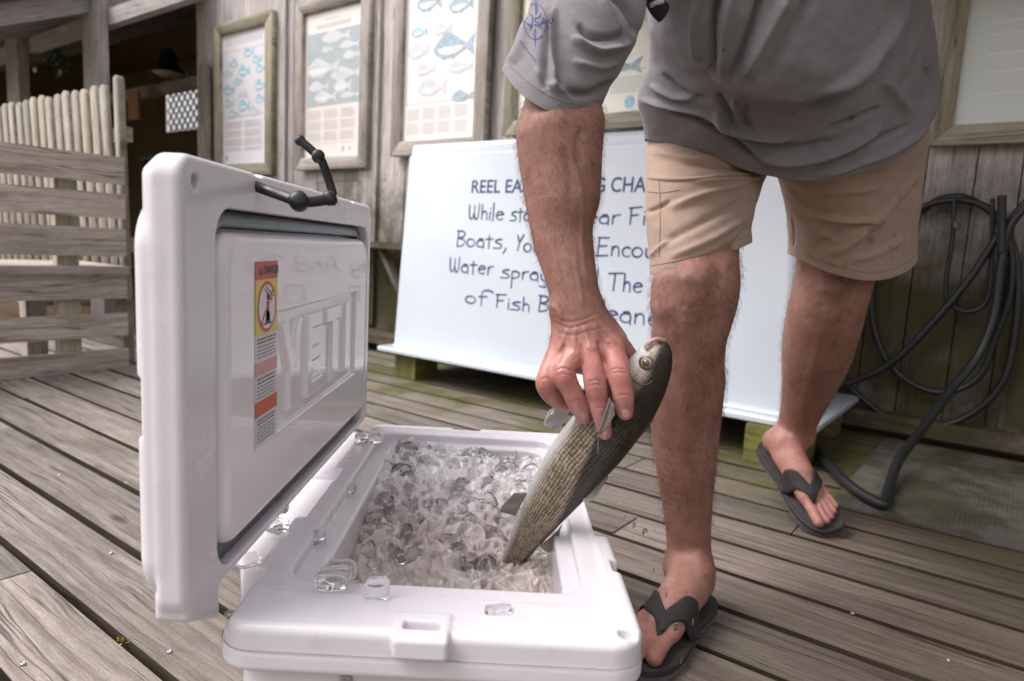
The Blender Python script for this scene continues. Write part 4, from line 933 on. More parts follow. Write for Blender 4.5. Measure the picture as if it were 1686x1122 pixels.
def ico2():
    bm = bmesh.new(); bmesh.ops.create_icosphere(bm, subdivisions=2, radius=1); V = np.array([v.co[:] for v in bm.verts]); Fc = np.array([[v.index for v in f.verts] for f in bm.faces]); bm.free(); return V, Fc
IV, IF = ico(); I2, I2F = ico2()
def rot(r):
    q = r.normal(0, 1, 4); q /= np.linalg.norm(q); a, b, c, d_ = q
    return np.array([[1 - 2 * (c * c + d_ * d_), 2 * (b * c - a * d_), 2 * (b * d_ + a * c)], [2 * (b * c + a * d_), 1 - 2 * (b * b + d_ * d_), 2 * (c * d_ - a * b)], [2 * (b * d_ - a * c), 2 * (c * d_ + a * b), 1 - 2 * (b * b + c * c)]])
def chunk(r, s, nclip=7, V0=I2):
    V = V0 * np.array([1, r.uniform(.5, 1), r.uniform(.22, .6)]) * 1.2
    for _ in range(nclip):
        n_ = r.normal(0, 1, 3); n_ /= np.linalg.norm(n_); dd = r.uniform(.35, .75); ex = V @ n_ - dd; V = V - np.outer(np.maximum(ex, 0), n_) * .97
    return (V @ rot(r).T) * s
m_ice = M('clear melting ice', .03, (1., .99, 1.)); m_ice.b.inputs['Transmission Weight'].default_value = 1; m_ice.b.inputs['IOR'].default_value = 1.29
v = m_ice.vec('Object'); n1 = m_ice.noise(v, 90, 4, .6); m_ice.bump(n1, .35, .002); n2 = m_ice.noise(v, 45, 4, .65)
m_ice.l(m_ice.ramp(n2, [(.40, .0), (.70, .12)]), m_ice.b.inputs['Roughness']); m_ice.l(m_ice.ramp(m_ice.noise(v, 38, 3), [(.44, 1.), (.68, .92)]), m_ice.b.inputs['Transmission Weight'])
V = []; Fs = []; nv = 0; r = np.random.default_rng(5)
for i in range(270):
    x = r.uniform(-.198, .07); y = 1.262 - .40 * r.uniform(0, 1) ** 1.15
    s = r.uniform(.006, .011) if r.random() < .45 else r.uniform(.011, .020)
    z = float(zice(x, y)) + r.uniform(-.012, .002); x = min(max(x, -.202 + s), .074 - s)
    V.append(chunk(r, s) + [x, y, z]); Fs.append(I2F + nv); nv += len(I2)
obj('ice', yaw(np.concatenate(V)), np.concatenate(Fs), m_ice.m, kind='stuff', smooth=True)
def slabcube(c, sx, sy, sz, R3, notch=0.):
    q = IV / (np.abs(IV) ** 6).sum(1)[:, None] ** (1 / 6.); q = q * np.array([sx, sy, sz]); q += .0008 * np.sin(q[:, [1, 2, 0]] * 260)
    return q @ np.array(R3).T + c
def Rz(a, tx=0., ty=0.): return (Matrix.Rotation(a, 3, 'Z') @ Matrix.Rotation(tx, 3, 'X') @ Matrix.Rotation(ty, 3, 'Y'))
m_ic2 = M('clear ice cube', .03, (.98, .98, .99)); m_ic2.b.inputs['Transmission Weight'].default_value = 1; m_ic2.b.inputs['IOR'].default_value = 1.30; m_ic2.bump(m_ic2.noise(m_ic2.vec('Object'), 60, 2), .25, .002)
def icecube(label, c, dims, R3):
    V = slabcube(np.array(c), *dims, R3); tag(obj('ice_cube', V, IF, m_ic2.m, base=c, smooth=True), label, 'ice cube', 'loose ice cubes on the cooler rim')
zt0 = .3035
c = G(545, 970, .31); icecube('melting ice slab at the left of the front rim, the nearest of the leaning three', (c[0], c[1], .3185), (.0155, .0042, .0135), Rz(.1, rad(28)))
icecube('melting ice slab standing in the middle of the leaning three on the front rim', (c[0] + .003, c[1] + .0105, .3205), (.0155, .0038, .0135), Rz(.08, rad(26)))
icecube('melting ice slab at the back of the leaning three on the front rim', (c[0] + .0055, c[1] + .0195, .322), (.0155, .0036, .0135), Rz(.05, rad(22)))
c = G(621, 985, .306); icecube('clear square ice cube standing alone on the front rim', (c[0], c[1], .3165), (.0115, .006, .0125), Rz(-.05, rad(12)))
c = G(820, 1007, .306); icecube('thin flat sliver of ice lying on the front rim above the latch hole', (c[0], c[1], .3085), (.0135, .0075, .0022), Rz(.1))
c = G(450, 868, .30); icecube('long clear ice piece lying on the hinge side beside the lid', (c[0] - .004, c[1] + .01, .322), (.019, .009, .008), Rz(.3, .1, -.1)); icecube('broken ice piece under the long one at the hinge', (c[0] + .008, c[1] - .012, .308), (.014, .010, .007), Rz(-.5, .2, .1))
c = G(595, 728, .305); icecube('round ice lump at the far left corner of the rim', (c[0], c[1], .312), (.010, .011, .008), Rz(.7, .2)); icecube('clear ice lump beside the far left corner of the well', (c[0] + .026, c[1] + .008, .311), (.013, .011, .0075), Rz(.2))
c = G(525, 893, .290); icecube('wet ice piece resting on the inner ledge at the left', (c[0], c[1], .297), (.009, .011, .006), Rz(.3, .1)); c = G(578, 812, .29); icecube('small ice piece farther along the inner left ledge', (c[0], c[1], .296), (.007, .012, .006), Rz(.1))
c = G(408, 925, .305); icecube('flat film of melting ice on the front left corner plate', (c[0], c[1], .3065), (.014, .017, .0018), Rz(.4))

# ------------------------------------------------------------------ fish
fishT = thing('fish', 'striped brassy mullet with dark back and white belly lifted out of the ice by hand', 'fish', P(960, 760, .85))
ctr = [(1086, 562, 9, .792), (1085, 570, 20, .792), (1080, 584, 29, .793), (1070, 606, 37, .796), (1054, 632, 45, .80), (1032, 662, 52, .805), (1006, 694, 57, .812), (978, 728, 58, .825), (948, 763, 55, .84), (922, 800, 49, .857), (898, 835, 41, .873), (874, 872, 32, .892), (855, 903, 24, .91), (842, 925, 19, .925), (834, 940, 19, .935), (826, 955, 25, .945), (815, 972, 34, .955)]
cp = np.array([P(a, b, Yd) for a, b, hw, Yd in ctr]); hw = np.array([c_[2] * c_[3] / 1130 * (.95 if i_ > 5 else 1) for i_, c_ in enumerate(ctr)]); kk = 8
cps = smooth_path(cp, kk); hws = smooth_path(np.stack([hw, hw * 0, hw * 0], 1), kk)[:, 0]
fat = np.interp(np.arange(len(cps)) / kk, [0, 2, 6, 10, 13, 14.5, 16], [.9, .74, .68, .62, .55, .22, .05])
NT = 72; V = []; UVf = []; ang = []; ulen = []; al = 0
T = np.gradient(cps, axis=0); T /= np.linalg.norm(T, axis=1)[:, None]
for i in range(len(cps)):
    if i: al += np.linalg.norm(cps[i] - cps[i - 1])
    view = (CC - cps[i]); view /= np.linalg.norm(view); e1 = np.cross(T[i], view); e1 /= np.linalg.norm(e1)
    if e1 @ CR < 0: e1 = -e1
    e2 = np.cross(e1, T[i]); 
    if e2 @ view < 0: e2 = -e2
    for k in range(NT):
        t_ = 2 * math.pi * k / NT; ct, st = math.cos(t_), math.sin(t_)
        V.append(cps[i] + hws[i] * (ct * e1 + fat[i] * np.sign(st) * abs(st) ** .9 * e2)); UVf.append((al, t_ / (2 * math.pi) * .24)); ang.append(ct); ulen.append(al)
Fs = [[i * NT + k, i * NT + (k + 1) % NT, (i + 1) * NT + (k + 1) % NT, (i + 1) * NT + k] for i in range(len(cps) - 1) for k in range(NT)] + [list(range(NT))[::-1]]
LEN = al
m_f = M('mullet skin', .34); at = m_f.attr('ang'); ul = m_f.attr('ulen'); uvn = m_f.vec('UV'); nz = m_f.noise(uvn, 60, 4, .6)
sx = m_f.n('SeparateXYZ'); m_f.l(uvn, sx.inputs[0])
wob = m_f.math('MULTIPLY', m_f.math('SUBTRACT', m_f.noise(uvn, 25, 2), .5), .006)
sv = m_f.math('SINE', m_f.math('MULTIPLY', m_f.math('ADD', sx.outputs[1], wob), 2 * math.pi / .0050))
su = m_f.math('SINE', m_f.math('MULTIPLY', m_f.math('ADD', sx.outputs[0], wob), 2 * math.pi / .0052))
cbv = m_f.n('CombineXYZ'); m_f.l(m_f.math('MULTIPLY', sx.outputs[0], 26.), cbv.inputs[0]); m_f.l(m_f.math('MULTIPLY', sx.outputs[1], 190.), cbv.inputs[1]); na = m_f.noise(cbv.outputs[0], 1, 3, .6)
vsc = m_f.n('TexVoronoi'); vsc.feature = 'F1'; vsc.inputs['Scale'].default_value = 1; m_f.l(m_f.vec('UV', (210, 250, 1)), vsc.inputs['Vector'])
stripe = m_f.ramp(m_f.math('ADD', m_f.math('ADD', m_f.math('MULTIPLY', m_f.math('ADD', sv, m_f.math('MULTIPLY', su, .4)), .24), m_f.math('MULTIPLY', m_f.math('SUBTRACT', .45, vsc.outputs['Distance']), .60)), m_f.math('ADD', m_f.math('MULTIPLY', m_f.math('SUBTRACT', na, .5), .32), nz)), [(.22, 0.), (.80, 1.)])
side = m_f.mix(stripe, (.12, .095, .06), (.44, .365, .265))
belly = m_f.mix(m_f.math('MULTIPLY', stripe, .5), (.50, .48, .46), (.74, .73, .74))
back = m_f.mix(m_f.math('MULTIPLY', stripe, .9), (.008, .008, .005), (.055, .046, .026))
tb = m_f.math('ADD', at, m_f.math('MULTIPLY', m_f.math('SUBTRACT', nz, .5), .28))
mrf = m_f.n('MapRange'); mrf.inputs[1].default_value = .12; mrf.inputs[2].default_value = .29; mrf.inputs[3].default_value = .0; mrf.inputs[4].default_value = .92; m_f.l(ul, mrf.inputs[0]); thr = m_f.math('SUBTRACT', tb, mrf.outputs[0])
c1 = m_f.mix(m_f.ramp(tb, [(.08, 1.), (.30, 0.)]) if False else m_f.ramp(m_f.math('ADD', m_f.math('MULTIPLY', tb, .5), .5), [(.05, 1.), (.24, 0.)]), side, belly)
c1 = m_f.mix(m_f.ramp(m_f.math('ADD', m_f.math('MULTIPLY', thr, .5), .5), [(.42, 0.), (.50, 1.)]), c1, back)
hd = m_f.ramp(ul, [(.055, 1.), (.085, 0.)])
hc = m_f.mix(m_f.ramp(nz, [(.4, 0.), (.6, 1.)]), (.50, .46, .40), (.36, .26, .12))
hc = m_f.mix(m_f.ramp(m_f.math('ADD', m_f.math('MULTIPLY', tb, .5), .5), [(.24, 0.), (.36, 1.)]), (.62, .59, .57), hc)
hc = m_f.mix(m_f.ramp(m_f.math('ADD', m_f.math('MULTIPLY', tb, .5), .5), [(.36, 0.), (.50, .85)]), hc, (.15, .125, .105))
hc = m_f.mix(m_f.ramp(m_f.math('ADD', m_f.math('MULTIPLY', tb, .5), .5), [(.50, 0.), (.60, 1.)]), hc, (.020, .017, .012))
m_f.col(m_f.mix(hd, c1, hc)); m_f.bump(m_f.math('ADD', stripe, m_f.math('MULTIPLY', vsc.outputs['Distance'], .8)), .5, .0008); m_f.b.inputs['Coat Weight'].default_value = .05; m_f.b.inputs['Specular IOR Level'].default_value = .4; m_f.b.inputs['Coat Roughness'].default_value = .08; m_f.b.inputs['Metallic'].default_value = .05
fb = obj('fish_body', V, Fs, m_f.m, fishT, smooth=True, uv=UVf, vcol={'ang': ang, 'ulen': ulen})
def bvh_of(o):
    b = root_base(o); me = o.data; vs = [Vector(np.array(v.co) + b) for v in me.vertices]; return BVHTree.FromPolygons(vs, [list(p.vertices) for p in me.polygons])
def hit(bvh, x, y):
    d_ = ray(x, y); h_ = bvh.ray_cast(Vector(CC), Vector(d_).normalized())
    return (np.array(h_[0]), np.array(h_[1])) if h_[0] is not None else (None, None)
bf = bvh_of(fb)
pe, ne = hit(bf, 1064, 598); ne = ne if ne @ (CC - pe) > 0 else -ne
def disc(par, name, c, n, r0, r1, off, dome, mat, seg=28):
    q = Vector(n).to_track_quat('Z', 'Y'); rg = []
    for f_ in np.linspace(1, 0.02, 7):
        rr = r1 * f_; zz = off + dome * math.sqrt(max(0, 1 - f_ * f_)); rg.append([c + np.array(q @ Vector((rr * math.cos(t), rr * math.sin(t), zz))) for t in np.linspace(0, 2 * math.pi, seg, endpoint=False)])
    V, Fs = loft(rg, False, True); return obj(name, V, Fs, mat, par, smooth=True)
eye = disc(fishT, 'eye', pe, ne, 0, .0098, -.0014, .0028, plain('eye ring grey', (.085, .075, .075), .2, .3, 300)); 
disc(eye, 'iris', pe + ne * .0006, ne, 0, .0062, -.0006, .0032, plain('golden iris', (.50, .34, .07), .12, .2, 300))
pm = plain('pupil', (.055, .055, .085), .04); pm.node_tree.nodes['Principled BSDF'].inputs['Coat Weight'].default_value = 1
disc(eye, 'pupil', pe + ne * .0014, ne, 0, .0049, -.0002, .0030, pm)
m_lip = plain('pink lip', (.42, .26, .24), .35, .2, 200)
for pts, rr in (([(1063, 573, .785), (1071, 563, .783), (1082, 559, .784), (1094, 562, .79)], .0030), ([(1064, 576, .784), (1068, 571, .783), (1074, 568, .784)], .0022)):
    V, Fs = tube_mesh(smooth_path([P(*a_) for a_ in pts], 6), rr, 10); obj('lip', V, Fs, m_lip, fishT, smooth=True)
def ondraw(bvh, pts, k=5, lift=.0003):
    out = []
    for x, y, _ in smooth_path([(a_[0], a_[1], 0) for a_ in pts], k):
        h_, n_ = hit(bvh, x, y)
        if h_ is not None:
            if n_ @ (CC - h_) < 0: n_ = -n_
            out.append(h_ + n_ * lift)
    return np.array(out)
q = ondraw(bf, [(1029, 604), (1036, 618), (1048, 630), (1062, 634), (1074, 628)]); V, Fs = tube_mesh(q, .0007, 6); obj('gill_edge', V, Fs, plain('gill line', (.12, .07, .03), .5), fishT)
m_fin = M('fin membrane', .3, (.33, .30, .25)); uvn = m_fin.vec('UV'); wv = m_fin.n('TexWave'); wv.inputs['Scale'].default_value = 9; wv.inputs['Distortion'].default_value = .6; m_fin.l(uvn, wv.inputs['Vector'])
m_fin.col(m_fin.mix(wv.outputs['Fac'], (.13, .115, .085), (.36, .33, .27))); m_fin.bump(wv.outputs['Fac'], .5, .0012); m_fin.b.inputs['Transmission Weight'].default_value = .15
m_fin2 = M('pale fin membrane', .25, (.6, .58, .56)); uvn = m_fin2.vec('UV'); wv = m_fin2.n('TexWave'); wv.inputs['Scale'].default_value = 8; m_fin2.l(uvn, wv.inputs['Vector']); m_fin2.col(m_fin2.mix(wv.outputs['Fac'], (.42, .40, .38), (.72, .70, .68))); m_fin2.bump(wv.outputs['Fac'], .5, .001); m_fin2.b.inputs['Transmission Weight'].default_value = .3
def fin(name, root, tip, Yr, Yt, mat, th=.0006):
    """root and tip polylines in pixels; fin is a thin lofted blade with thickness"""
    n_ = 14; R1 = smooth_path([P(x, y, Yr) for x, y in root], 6); T1 = smooth_path([P(x, y, Yt) for x, y in tip], 6)
    rs = lambda A: np.stack([np.interp(np.linspace(0, len(A) - 1, n_), np.arange(len(A)), A[:, k]) for k in range(3)], 1)
    R1, T1 = rs(R1), rs(T1); V = []; UV = []; m_ = 9
    nn = np.cross(T1[n_ // 2] - R1[n_ // 2], R1[-1] - R1[0]); nn /= np.linalg.norm(nn)
    for sd in (1, -1):
        for j in range(m_):
            f_ = j / (m_ - 1)
            for i in range(n_):
                V.append(R1[i] * (1 - f_) + T1[i] * f_ + nn * (sd * th * (1.3 - f_) + .0012 * math.sin(f_ * 3.1) * math.sin(i * .9))); UV.append((i / n_, f_ * .15))
    N2 = n_ * m_; Fs = []
    for j in range(m_ - 1):
        for i in range(n_ - 1):
            a_ = j * n_ + i; Fs.append([a_, a_ + 1, a_ + n_ + 1, a_ + n_]); Fs.append([N2 + a_ + n_, N2 + a_ + n_ + 1, N2 + a_ + 1, N2 + a_])
    bd = [i for i in range(n_)] + [j * n_ + n_ - 1 for j in range(1, m_)] + [(m_ - 1) * n_ + i for i in range(n_ - 2, -1, -1)] + [j * n_ for j in range(m_ - 2, 0, -1)]
    for a_, b in zip(bd, bd[1:] + bd[:1]): Fs.append([b, a_, N2 + a_, N2 + b])
    return obj(name, V, Fs, mat, fishT, smooth=True, uv=UV)
fin('anal_fin', [(868, 812), (857, 832), (848, 850)], [(846, 812), (828, 832), (823, 843)], .876, .868, m_fin.m)
fin('dorsal_fin', [(928, 862), (912, 880), (893, 896)], [(921, 868), (919, 893), (903, 911), (884, 893)], .885, .880, m_fin.m)
fin('dorsal_fin', [(1000, 778), (985, 800), (968, 818)], [(1003, 782), (984, 815), (971, 826), (955, 822)], .84, .835, m_fin2.m)
fin('pelvic_fin', [(944, 668), (930, 690), (918, 712)], [(912, 671), (896, 694), (899, 702), (912, 708)], .815, .805, m_fin2.m)
fin('pelvic_fin', [(938, 660), (926, 672), (920, 684)], [(918, 668), (905, 676), (897, 690)], .83, .825, m_fin2.m)
fin('pectoral_fin', [(1003, 655), (1008, 662), (1012, 668)], [(985, 712), (987, 716), (1000, 705), (1012, 682)], .752, .7475, m_fin.m, .0012)
fin('tail_fin', [(826, 940), (838, 944), (852, 946)], [(812, 935), (800, 975), (838, 985), (868, 960)], .935, .955, m_fin.m)

# ------------------------------------------------------------------ person
person = thing('person', 'man in grey tee, khaki shorts and flip flops bending down to lift a fish', 'person', (.5, 1.35, 0))
class SDF:
    def __init__(s, lo, hi, h):
        s.h = h; s.lo, s.p = grid(lo, hi, h); s.n = [len(s.p[0]), s.p[1].shape[1], s.p[2].shape[2]]; s.D = np.full(s.n, .05, np.float32)
    def cone(s, a, b, ra, rb, k=.012, flat=1., axis=(0, 1, 0), sub=False):
        a = np.array(a, float); b = np.array(b, float); m = max(ra, rb) + .03; ax = np.array(axis, float); ax /= np.linalg.norm(ax)
        l = np.minimum(a, b) - m; u = np.maximum(a, b) + m; sl = []
        for i in range(3):
            i0 = max(0, int((l[i] - s.lo[i]) / s.h)); i1 = min(s.n[i], int((u[i] - s.lo[i]) / s.h) + 2)
            if i1 <= i0: return s
            sl.append(slice(i0, i1))
        q = [s.p[0][sl[0]] - a[0], s.p[1][:, sl[1]] - a[1], s.p[2][:, :, sl[2]] - a[2]]
        ba = b - a; L2 = ba @ ba + 1e-12
        t = np.clip((q[0] * ba[0] + q[1] * ba[1] + q[2] * ba[2]) / L2, 0, 1)
        r_ = [q[i] - t * ba[i] for i in range(3)]
        r2 = r_[0] ** 2 + r_[1] ** 2 + r_[2] ** 2
        if flat != 1.:
            pr = r_[0] * ax[0] + r_[1] * ax[1] + r_[2] * ax[2]; r2 = r2 + pr * pr * (1 / flat ** 2 - 1)
        d = (np.sqrt(r2) - (ra + (rb - ra) * t)).astype(np.float32)
        if flat < 1: d = d * (flat + 1) / 2
        S = tuple(sl); s.D[S] = smax(s.D[S], -d, k) if sub else smin(s.D[S], d, k); return s
    def chain(s, pts, k=.012, flat=1., axis=(0, 1, 0)):
        q = smooth_path(np.array([list(a) + [r_] for a, r_ in pts]), 5) if len(pts) > 2 else np.array([list(a) + [r_] for a, r_ in pts])
        old = s.D; s.D = np.full(s.n, .05, np.float32)
        for a, b in zip(q[:-1], q[1:]): s.cone(a[:3], b[:3], a[3], b[3], 1e-6, flat, axis)
        s.D = smin(old, s.D, k); return s
    def mesh(s): return surface_nets(s.D, s.lo, s.h)
def px(x, y, Y, hwp): return (P(x, y, Y), hwp * Y / 1127)
# --- arm and hand
A = SDF((-.02, .70, .44), (.19, .99, 1.02), .0014)
A.chain([px(1000, -150, .93, 50), px(968, 20, .88, 50), px(932, 120, .86, 52), px(920, 185, .852, 57), px(914, 240, .842, 58.5), px(917, 290, .835, 56.5), px(921, 340, .83, 53.5), px(927, 395, .822, 49), px(937, 442, .812, 43.5), px(946, 486, .805, 41), px(953, 518, .802, 42.5)], .01, .86)
A.cone(*[P(905, 215, .82), P(925, 320, .815)], .030, .022, .03); A.cone(P(955, 205, .845), P(948, 320, .83), .026, .022, .03)   # muscle bellies
A.cone(P(920, 506, .797), P(922, 514, .797), .0075, .008, .014)    # ulna head
wr = P(955, 520, .802)
A.chain([px(953, 518, .802, 42), px(960, 552, .797, 45)], .01, .62)
for (x0, y0, Y0_, r0), (x1, y1, Y1_, r1) in (((975, 535, .797, .0175), (1006, 572, .784, .0150)), ((962, 535, .794, .0175), (973, 580, .777, .0145)), ((947, 535, .796, .0170), (944, 590, .780, .0140)), ((935, 540, .800, .0165), (914, 596, .788, .0130)), ((990, 535, .806, .016), (1012, 560, .802, .015))):
    A.cone(P(x0, y0, Y0_), P(x1, y1, Y1_), r0, r1, .009)
A.cone(P(958, 560, .812), P(960, 590, .812), .024, .020, .012)
def finger(pts, k=.0045):
    A.chain([(P(x, y, Y_), r_) for x, y, Y_, r_ in pts], k)
finger([(1006, 572, .784, .0150), (1013, 592, .772, .0134), (1018.5, 614, .764, .0137), (1023, 636, .761, .0122), (1026.5, 654, .761, .0121), (1029.5, 679, .7655, .0094)])
finger([(973, 580, .777, .0145), (976, 605, .768, .0126), (980, 634, .764, .0130), (985, 658, .766, .0113), (989, 676, .768, .0113), (996, 713, .775, .0082)])
finger([(944, 590, .780, .0140), (934, 600, .773, .0130), (929, 617, .768, .0137), (939, 640, .769, .0118), (949, 661, .772, .0116), (961, 686, .781, .0090)])
finger([(914, 596, .788, .0130), (904, 612, .781, .0118), (899, 632, .777, .0122), (907, 650, .784, .0108), (921, 661, .795, .0098), (938, 664, .805, .0088)])
A.chain([(P(990, 548, .812), .018), (P(1018, 572, .826), .0155), (P(1046, 610, .848), .0125), (P(1062, 655, .852), .0120), (P(1065, 688, .848), .0095)], .010)
Va, Fa = A.mesh()
def vnormals(V, Fq):
    n = np.zeros_like(V); a, b, c, d = V[Fq[:, 0]], V[Fq[:, 1]], V[Fq[:, 2]], V[Fq[:, 3]]; fn = np.cross(c - a, d - b)
    for k in range(4): np.add.at(n, Fq[:, k], fn)
    n /= np.linalg.norm(n, axis=1)[:, None] + 1e-12; return n
def carve(V, Fq, strokes):
    n = vnormals(V, Fq); pq = proj(V); fr = np.clip(((CC - V) * n).sum(1) / np.linalg.norm(CC - V, axis=1) * 2, 0, 1); d = np.zeros(len(V)); dark = np.zeros(len(V))
    for pts, wd, amp in strokes:
        dd, t = polydist(pq, pts); g_ = np.exp(-(dd / wd) ** 2) * np.clip(np.sin(np.pi * np.clip(t, .03, .97)) * 1.7, 0, 1) * fr; d += amp * g_
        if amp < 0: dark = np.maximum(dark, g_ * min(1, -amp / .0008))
    return V + n * d[:, None], dark
def polydist(pq, pts):
    pts = smooth_path([(a, b, 0) for a, b in pts], 6)[:, :2]; best = np.full(len(pq), 1e9); tt = np.zeros(len(pq)); n = len(pts) - 1
    for i in range(n):
        a, b = pts[i], pts[i + 1]; ab = b - a; t = np.clip(((pq - a) @ ab) / (ab @ ab + 1e-9), 0, 1); d = np.hypot(*(pq - a - t[:, None] * ab).T); m_ = d < best; best[m_] = d[m_]; tt[m_] = (i + t[m_]) / n
    return best, tt
HS = [([(1003, 611), (1017, 607), (1033, 610)], 1.7, -.0009), ([(1004, 616), (1018, 613), (1034, 615)], 1.7, -.0008), ([(1012, 653), (1026, 650), (1039, 652)], 1.6, -.0008), ([(967, 630), (980, 626), (993, 629)], 1.7, -.0009), ([(967, 636), (981, 633), (994, 635)], 1.7, -.0007), ([(978, 674), (989, 671), (1000, 673)], 1.5, -.0007),
      ([(914, 611), (928, 606), (944, 612)], 1.7, -.0009), ([(915, 620), (928, 616), (943, 621)], 1.6, -.0006), ([(940, 664), (950, 658), (960, 660)], 1.5, -.0007), ([(889, 628), (898, 622), (908, 626)], 1.6, -.0008),
      ([(985, 560), (990, 580), (997, 604)], 3.2, -.0022), ([(957, 565), (957, 585), (958, 606)], 3.2, -.0020), ([(930, 565), (924, 582), (918, 600)], 3., -.0018),
      ([(975, 535), (990, 550), (1004, 568)], 3.5, .0014), ([(962, 535), (966, 555), (972, 574)], 3.5, .0015), ([(948, 535), (946, 560), (944, 585)], 3.5, .0013), ([(936, 538), (926, 562), (916, 588)], 3.2, .0011),
      ([(1000, 566), (1007, 562), (1014, 568)], 4, .0012), ([(966, 576), (973, 572), (980, 577)], 4, .0012), ([(938, 586), (944, 582), (950, 587)], 4, .001),
      ([(912, 530), (940, 540), (985, 526)], 1.8, -.0008), ([(911, 520), (940, 531), (990, 514)], 1.8, -.0006), ([(915, 545), (945, 552), (1000, 536)], 2, -.0006),
      ([(945, 260), (960, 330), (958, 400), (968, 470)], 4, .0012), ([(880, 300), (900, 360), (915, 430), (925, 490)], 5, .0010), ([(930, 240), (940, 300), (938, 350)], 7, -.0016), ([(960, 210), (952, 240), (955, 280)], 7, -.002), ([(945, 420), (955, 470), (960, 505)], 3.5, .0012), ([(900, 500), (918, 512), (925, 530)], 5, .0015)]
Va, darkA = carve(Va, Fa, HS)
# --- right leg (viewer's left) with foot
def foot_frame(heel, toe, up):
    f_ = np.array(toe) - heel; L = np.linalg.norm(f_); f_ /= L; s_ = np.cross(f_, up); s_ /= np.linalg.norm(s_); u_ = np.cross(s_, f_); return np.array(heel, float), f_, s_, u_, L
def foot(S, fr, med, sc=1.):
    """fr frame: heel back on top of the sole; med = +1 when the big toe lies on the side of +s"""
    o, f_, s_, u_, L = fr; q = lambda a, b, c: o + f_ * a * L + s_ * b * med + u_ * c
    S.cone(q(.12, 0, .034), q(.20, 0, .045), .031, .034, .015); S.cone(q(.10, 0, .028), q(.22, -.004, .024), .027, .025, .015)
    S.cone(q(.24, 0, .062), q(.50, .004, .046), .036, .028, .02); S.cone(q(.22, -.008, .022), q(.66, -.026, .016), .022, .0165, .02)
    S.cone(q(.30, .012, .040), q(.70, .024, .022), .030, .0205, .02); S.cone(q(.45, .0, .034), q(.70, .0, .022), .026, .020, .02)
    S.cone(q(.2, .018, .075), q(.2, -.018, .070), .020, .019, .02)
    for b0, b1, a1, r_, c_ in ((.026, .033, .955, .0135, .014), (.008, .0105, .955, .0098, .0115), (-.006, -.007, .925, .0092, .011), (-.019, -.023, .885, .0088, .0105), (-.030, -.037, .84, .0085, .0105)):
        m_ = (.70 + a1) / 2
        S.cone(q(.68, b0, .020), q(m_, (b0 + b1) / 2, .017), r_ * 1.1, r_ * .92, .006); S.cone(q(m_, (b0 + b1) / 2, .017), q(a1, b1, c_), r_ * .92, r_, .002)
fr1 = foot_frame((.392, 1.252, .026), (.216, 1.012, .026), (0, 0, 1))
S1 = SDF((.10, .93, .0), (.52, 1.40, 1.0), .0028)
S1.chain([px(1215, 200, 1.38, 66), px(1172, 300, 1.30, 66), px(1154, 380, 1.225, 62), px(1150, 430, 1.178, 64), px(1147, 470, 1.14, 69), px(1141, 510, 1.14, 67), px(1134, 555, 1.15, 61.5), px(1131, 600, 1.17, 60.5), px(1129, 650, 1.19, 60.5), px(1128, 700, 1.205, 57.5), px(1129, 760, 1.215, 51), px(1131, 820, 1.225, 43.5), px(1133, 870, 1.23, 38.5), px(1134, 905, 1.235, 38), px(1133, 935, 1.24, 42)], .012, .93)
S1.cone(P(1142, 462, 1.088), P(1140, 492, 1.088), .030, .027, .02); S1.cone(P(1100, 470, 1.12), P(1100, 500, 1.12), .024, .026, .02); S1.cone(P(1182, 440, 1.12), P(1175, 500, 1.125), .022, .024, .02)
S1.cone(P(1137, 530, 1.105), P(1132, 850, 1.215), .018, .014, .02); S1.cone(P(1150, 620, 1.225), P(1140, 720, 1.24), .045, .03, .03)
foot(S1, fr1, -1)
o1, f1, s1, u1, L1 = fr1
S1.cone(o1 + f1 * .16 * L1 + u1 * .06, P(1133, 930, 1.24), .034, .037, .02); S1.cone(o1 + f1 * .07 * L1 + u1 * .035, P(1145, 900, 1.262), .024, .022, .02)
V1, F1 = S1.mesh()
V1, dark1 = carve(V1, F1, [([(1095, 455), (1105, 490), (1125, 515)], 12, -0.00270), ([(1180, 450), (1172, 490), (1155, 518)], 12, -0.00300), ([(1112, 465), (1140, 455), (1165, 468)], 12, 0.00240), ([(1120, 522), (1140, 530), (1160, 520)], 9, 0.00240), ([(1118, 500), (1140, 507), (1162, 498)], 7, -0.00180), ([(1195, 430), (1190, 470), (1180, 510)], 9, 0.00210), ([(1138, 550), (1128, 650), (1128, 760), (1130, 850)], 14, 0.00210), ([(1165, 560), (1165, 640), (1155, 740)], 12, -0.00180), ([(1100, 560), (1095, 640), (1102, 720)], 12, -0.00150), ([(1100, 900), (1108, 925), (1100, 950)], 9, 0.00180), ([(1150, 900), (1152, 930), (1160, 955)], 9, 0.00240), ([(1120, 930), (1105, 970), (1095, 1000)], 5, 0.00120)])
fr2 = foot_frame((.727, 1.852, .170), (.813, 1.612, .030), (-.05, -.6, .8))
S2 = SDF((.60, 1.36, .0), (.98, 1.98, 1.0), .003)
S2.chain([px(1380, 190, 1.42, 78), px(1390, 300, 1.47, 74), px(1386, 390, 1.52, 68), px(1376, 440, 1.55, 62), px(1368, 480, 1.56, 60), px(1358, 520, 1.58, 60), px(1350, 555, 1.61, 58), px(1344, 585, 1.64, 54.5), px(1334, 625, 1.69, 45), px(1324, 660, 1.73, 37), px(1314, 695, 1.77, 31), px(1310, 712, 1.79, 33)], .014, .95)
S2.cone(P(1362, 470, 1.51), P(1362, 498, 1.52), .036, .032, .02); S2.cone(P(1345, 470, 1.55), P(1340, 500, 1.55), .03, .03, .02); S2.cone(P(1355, 590, 1.70), P(1342, 640, 1.74), .045, .03, .03)
foot(S2, fr2, 1); o2, f2, s2, u2, L2_ = fr2
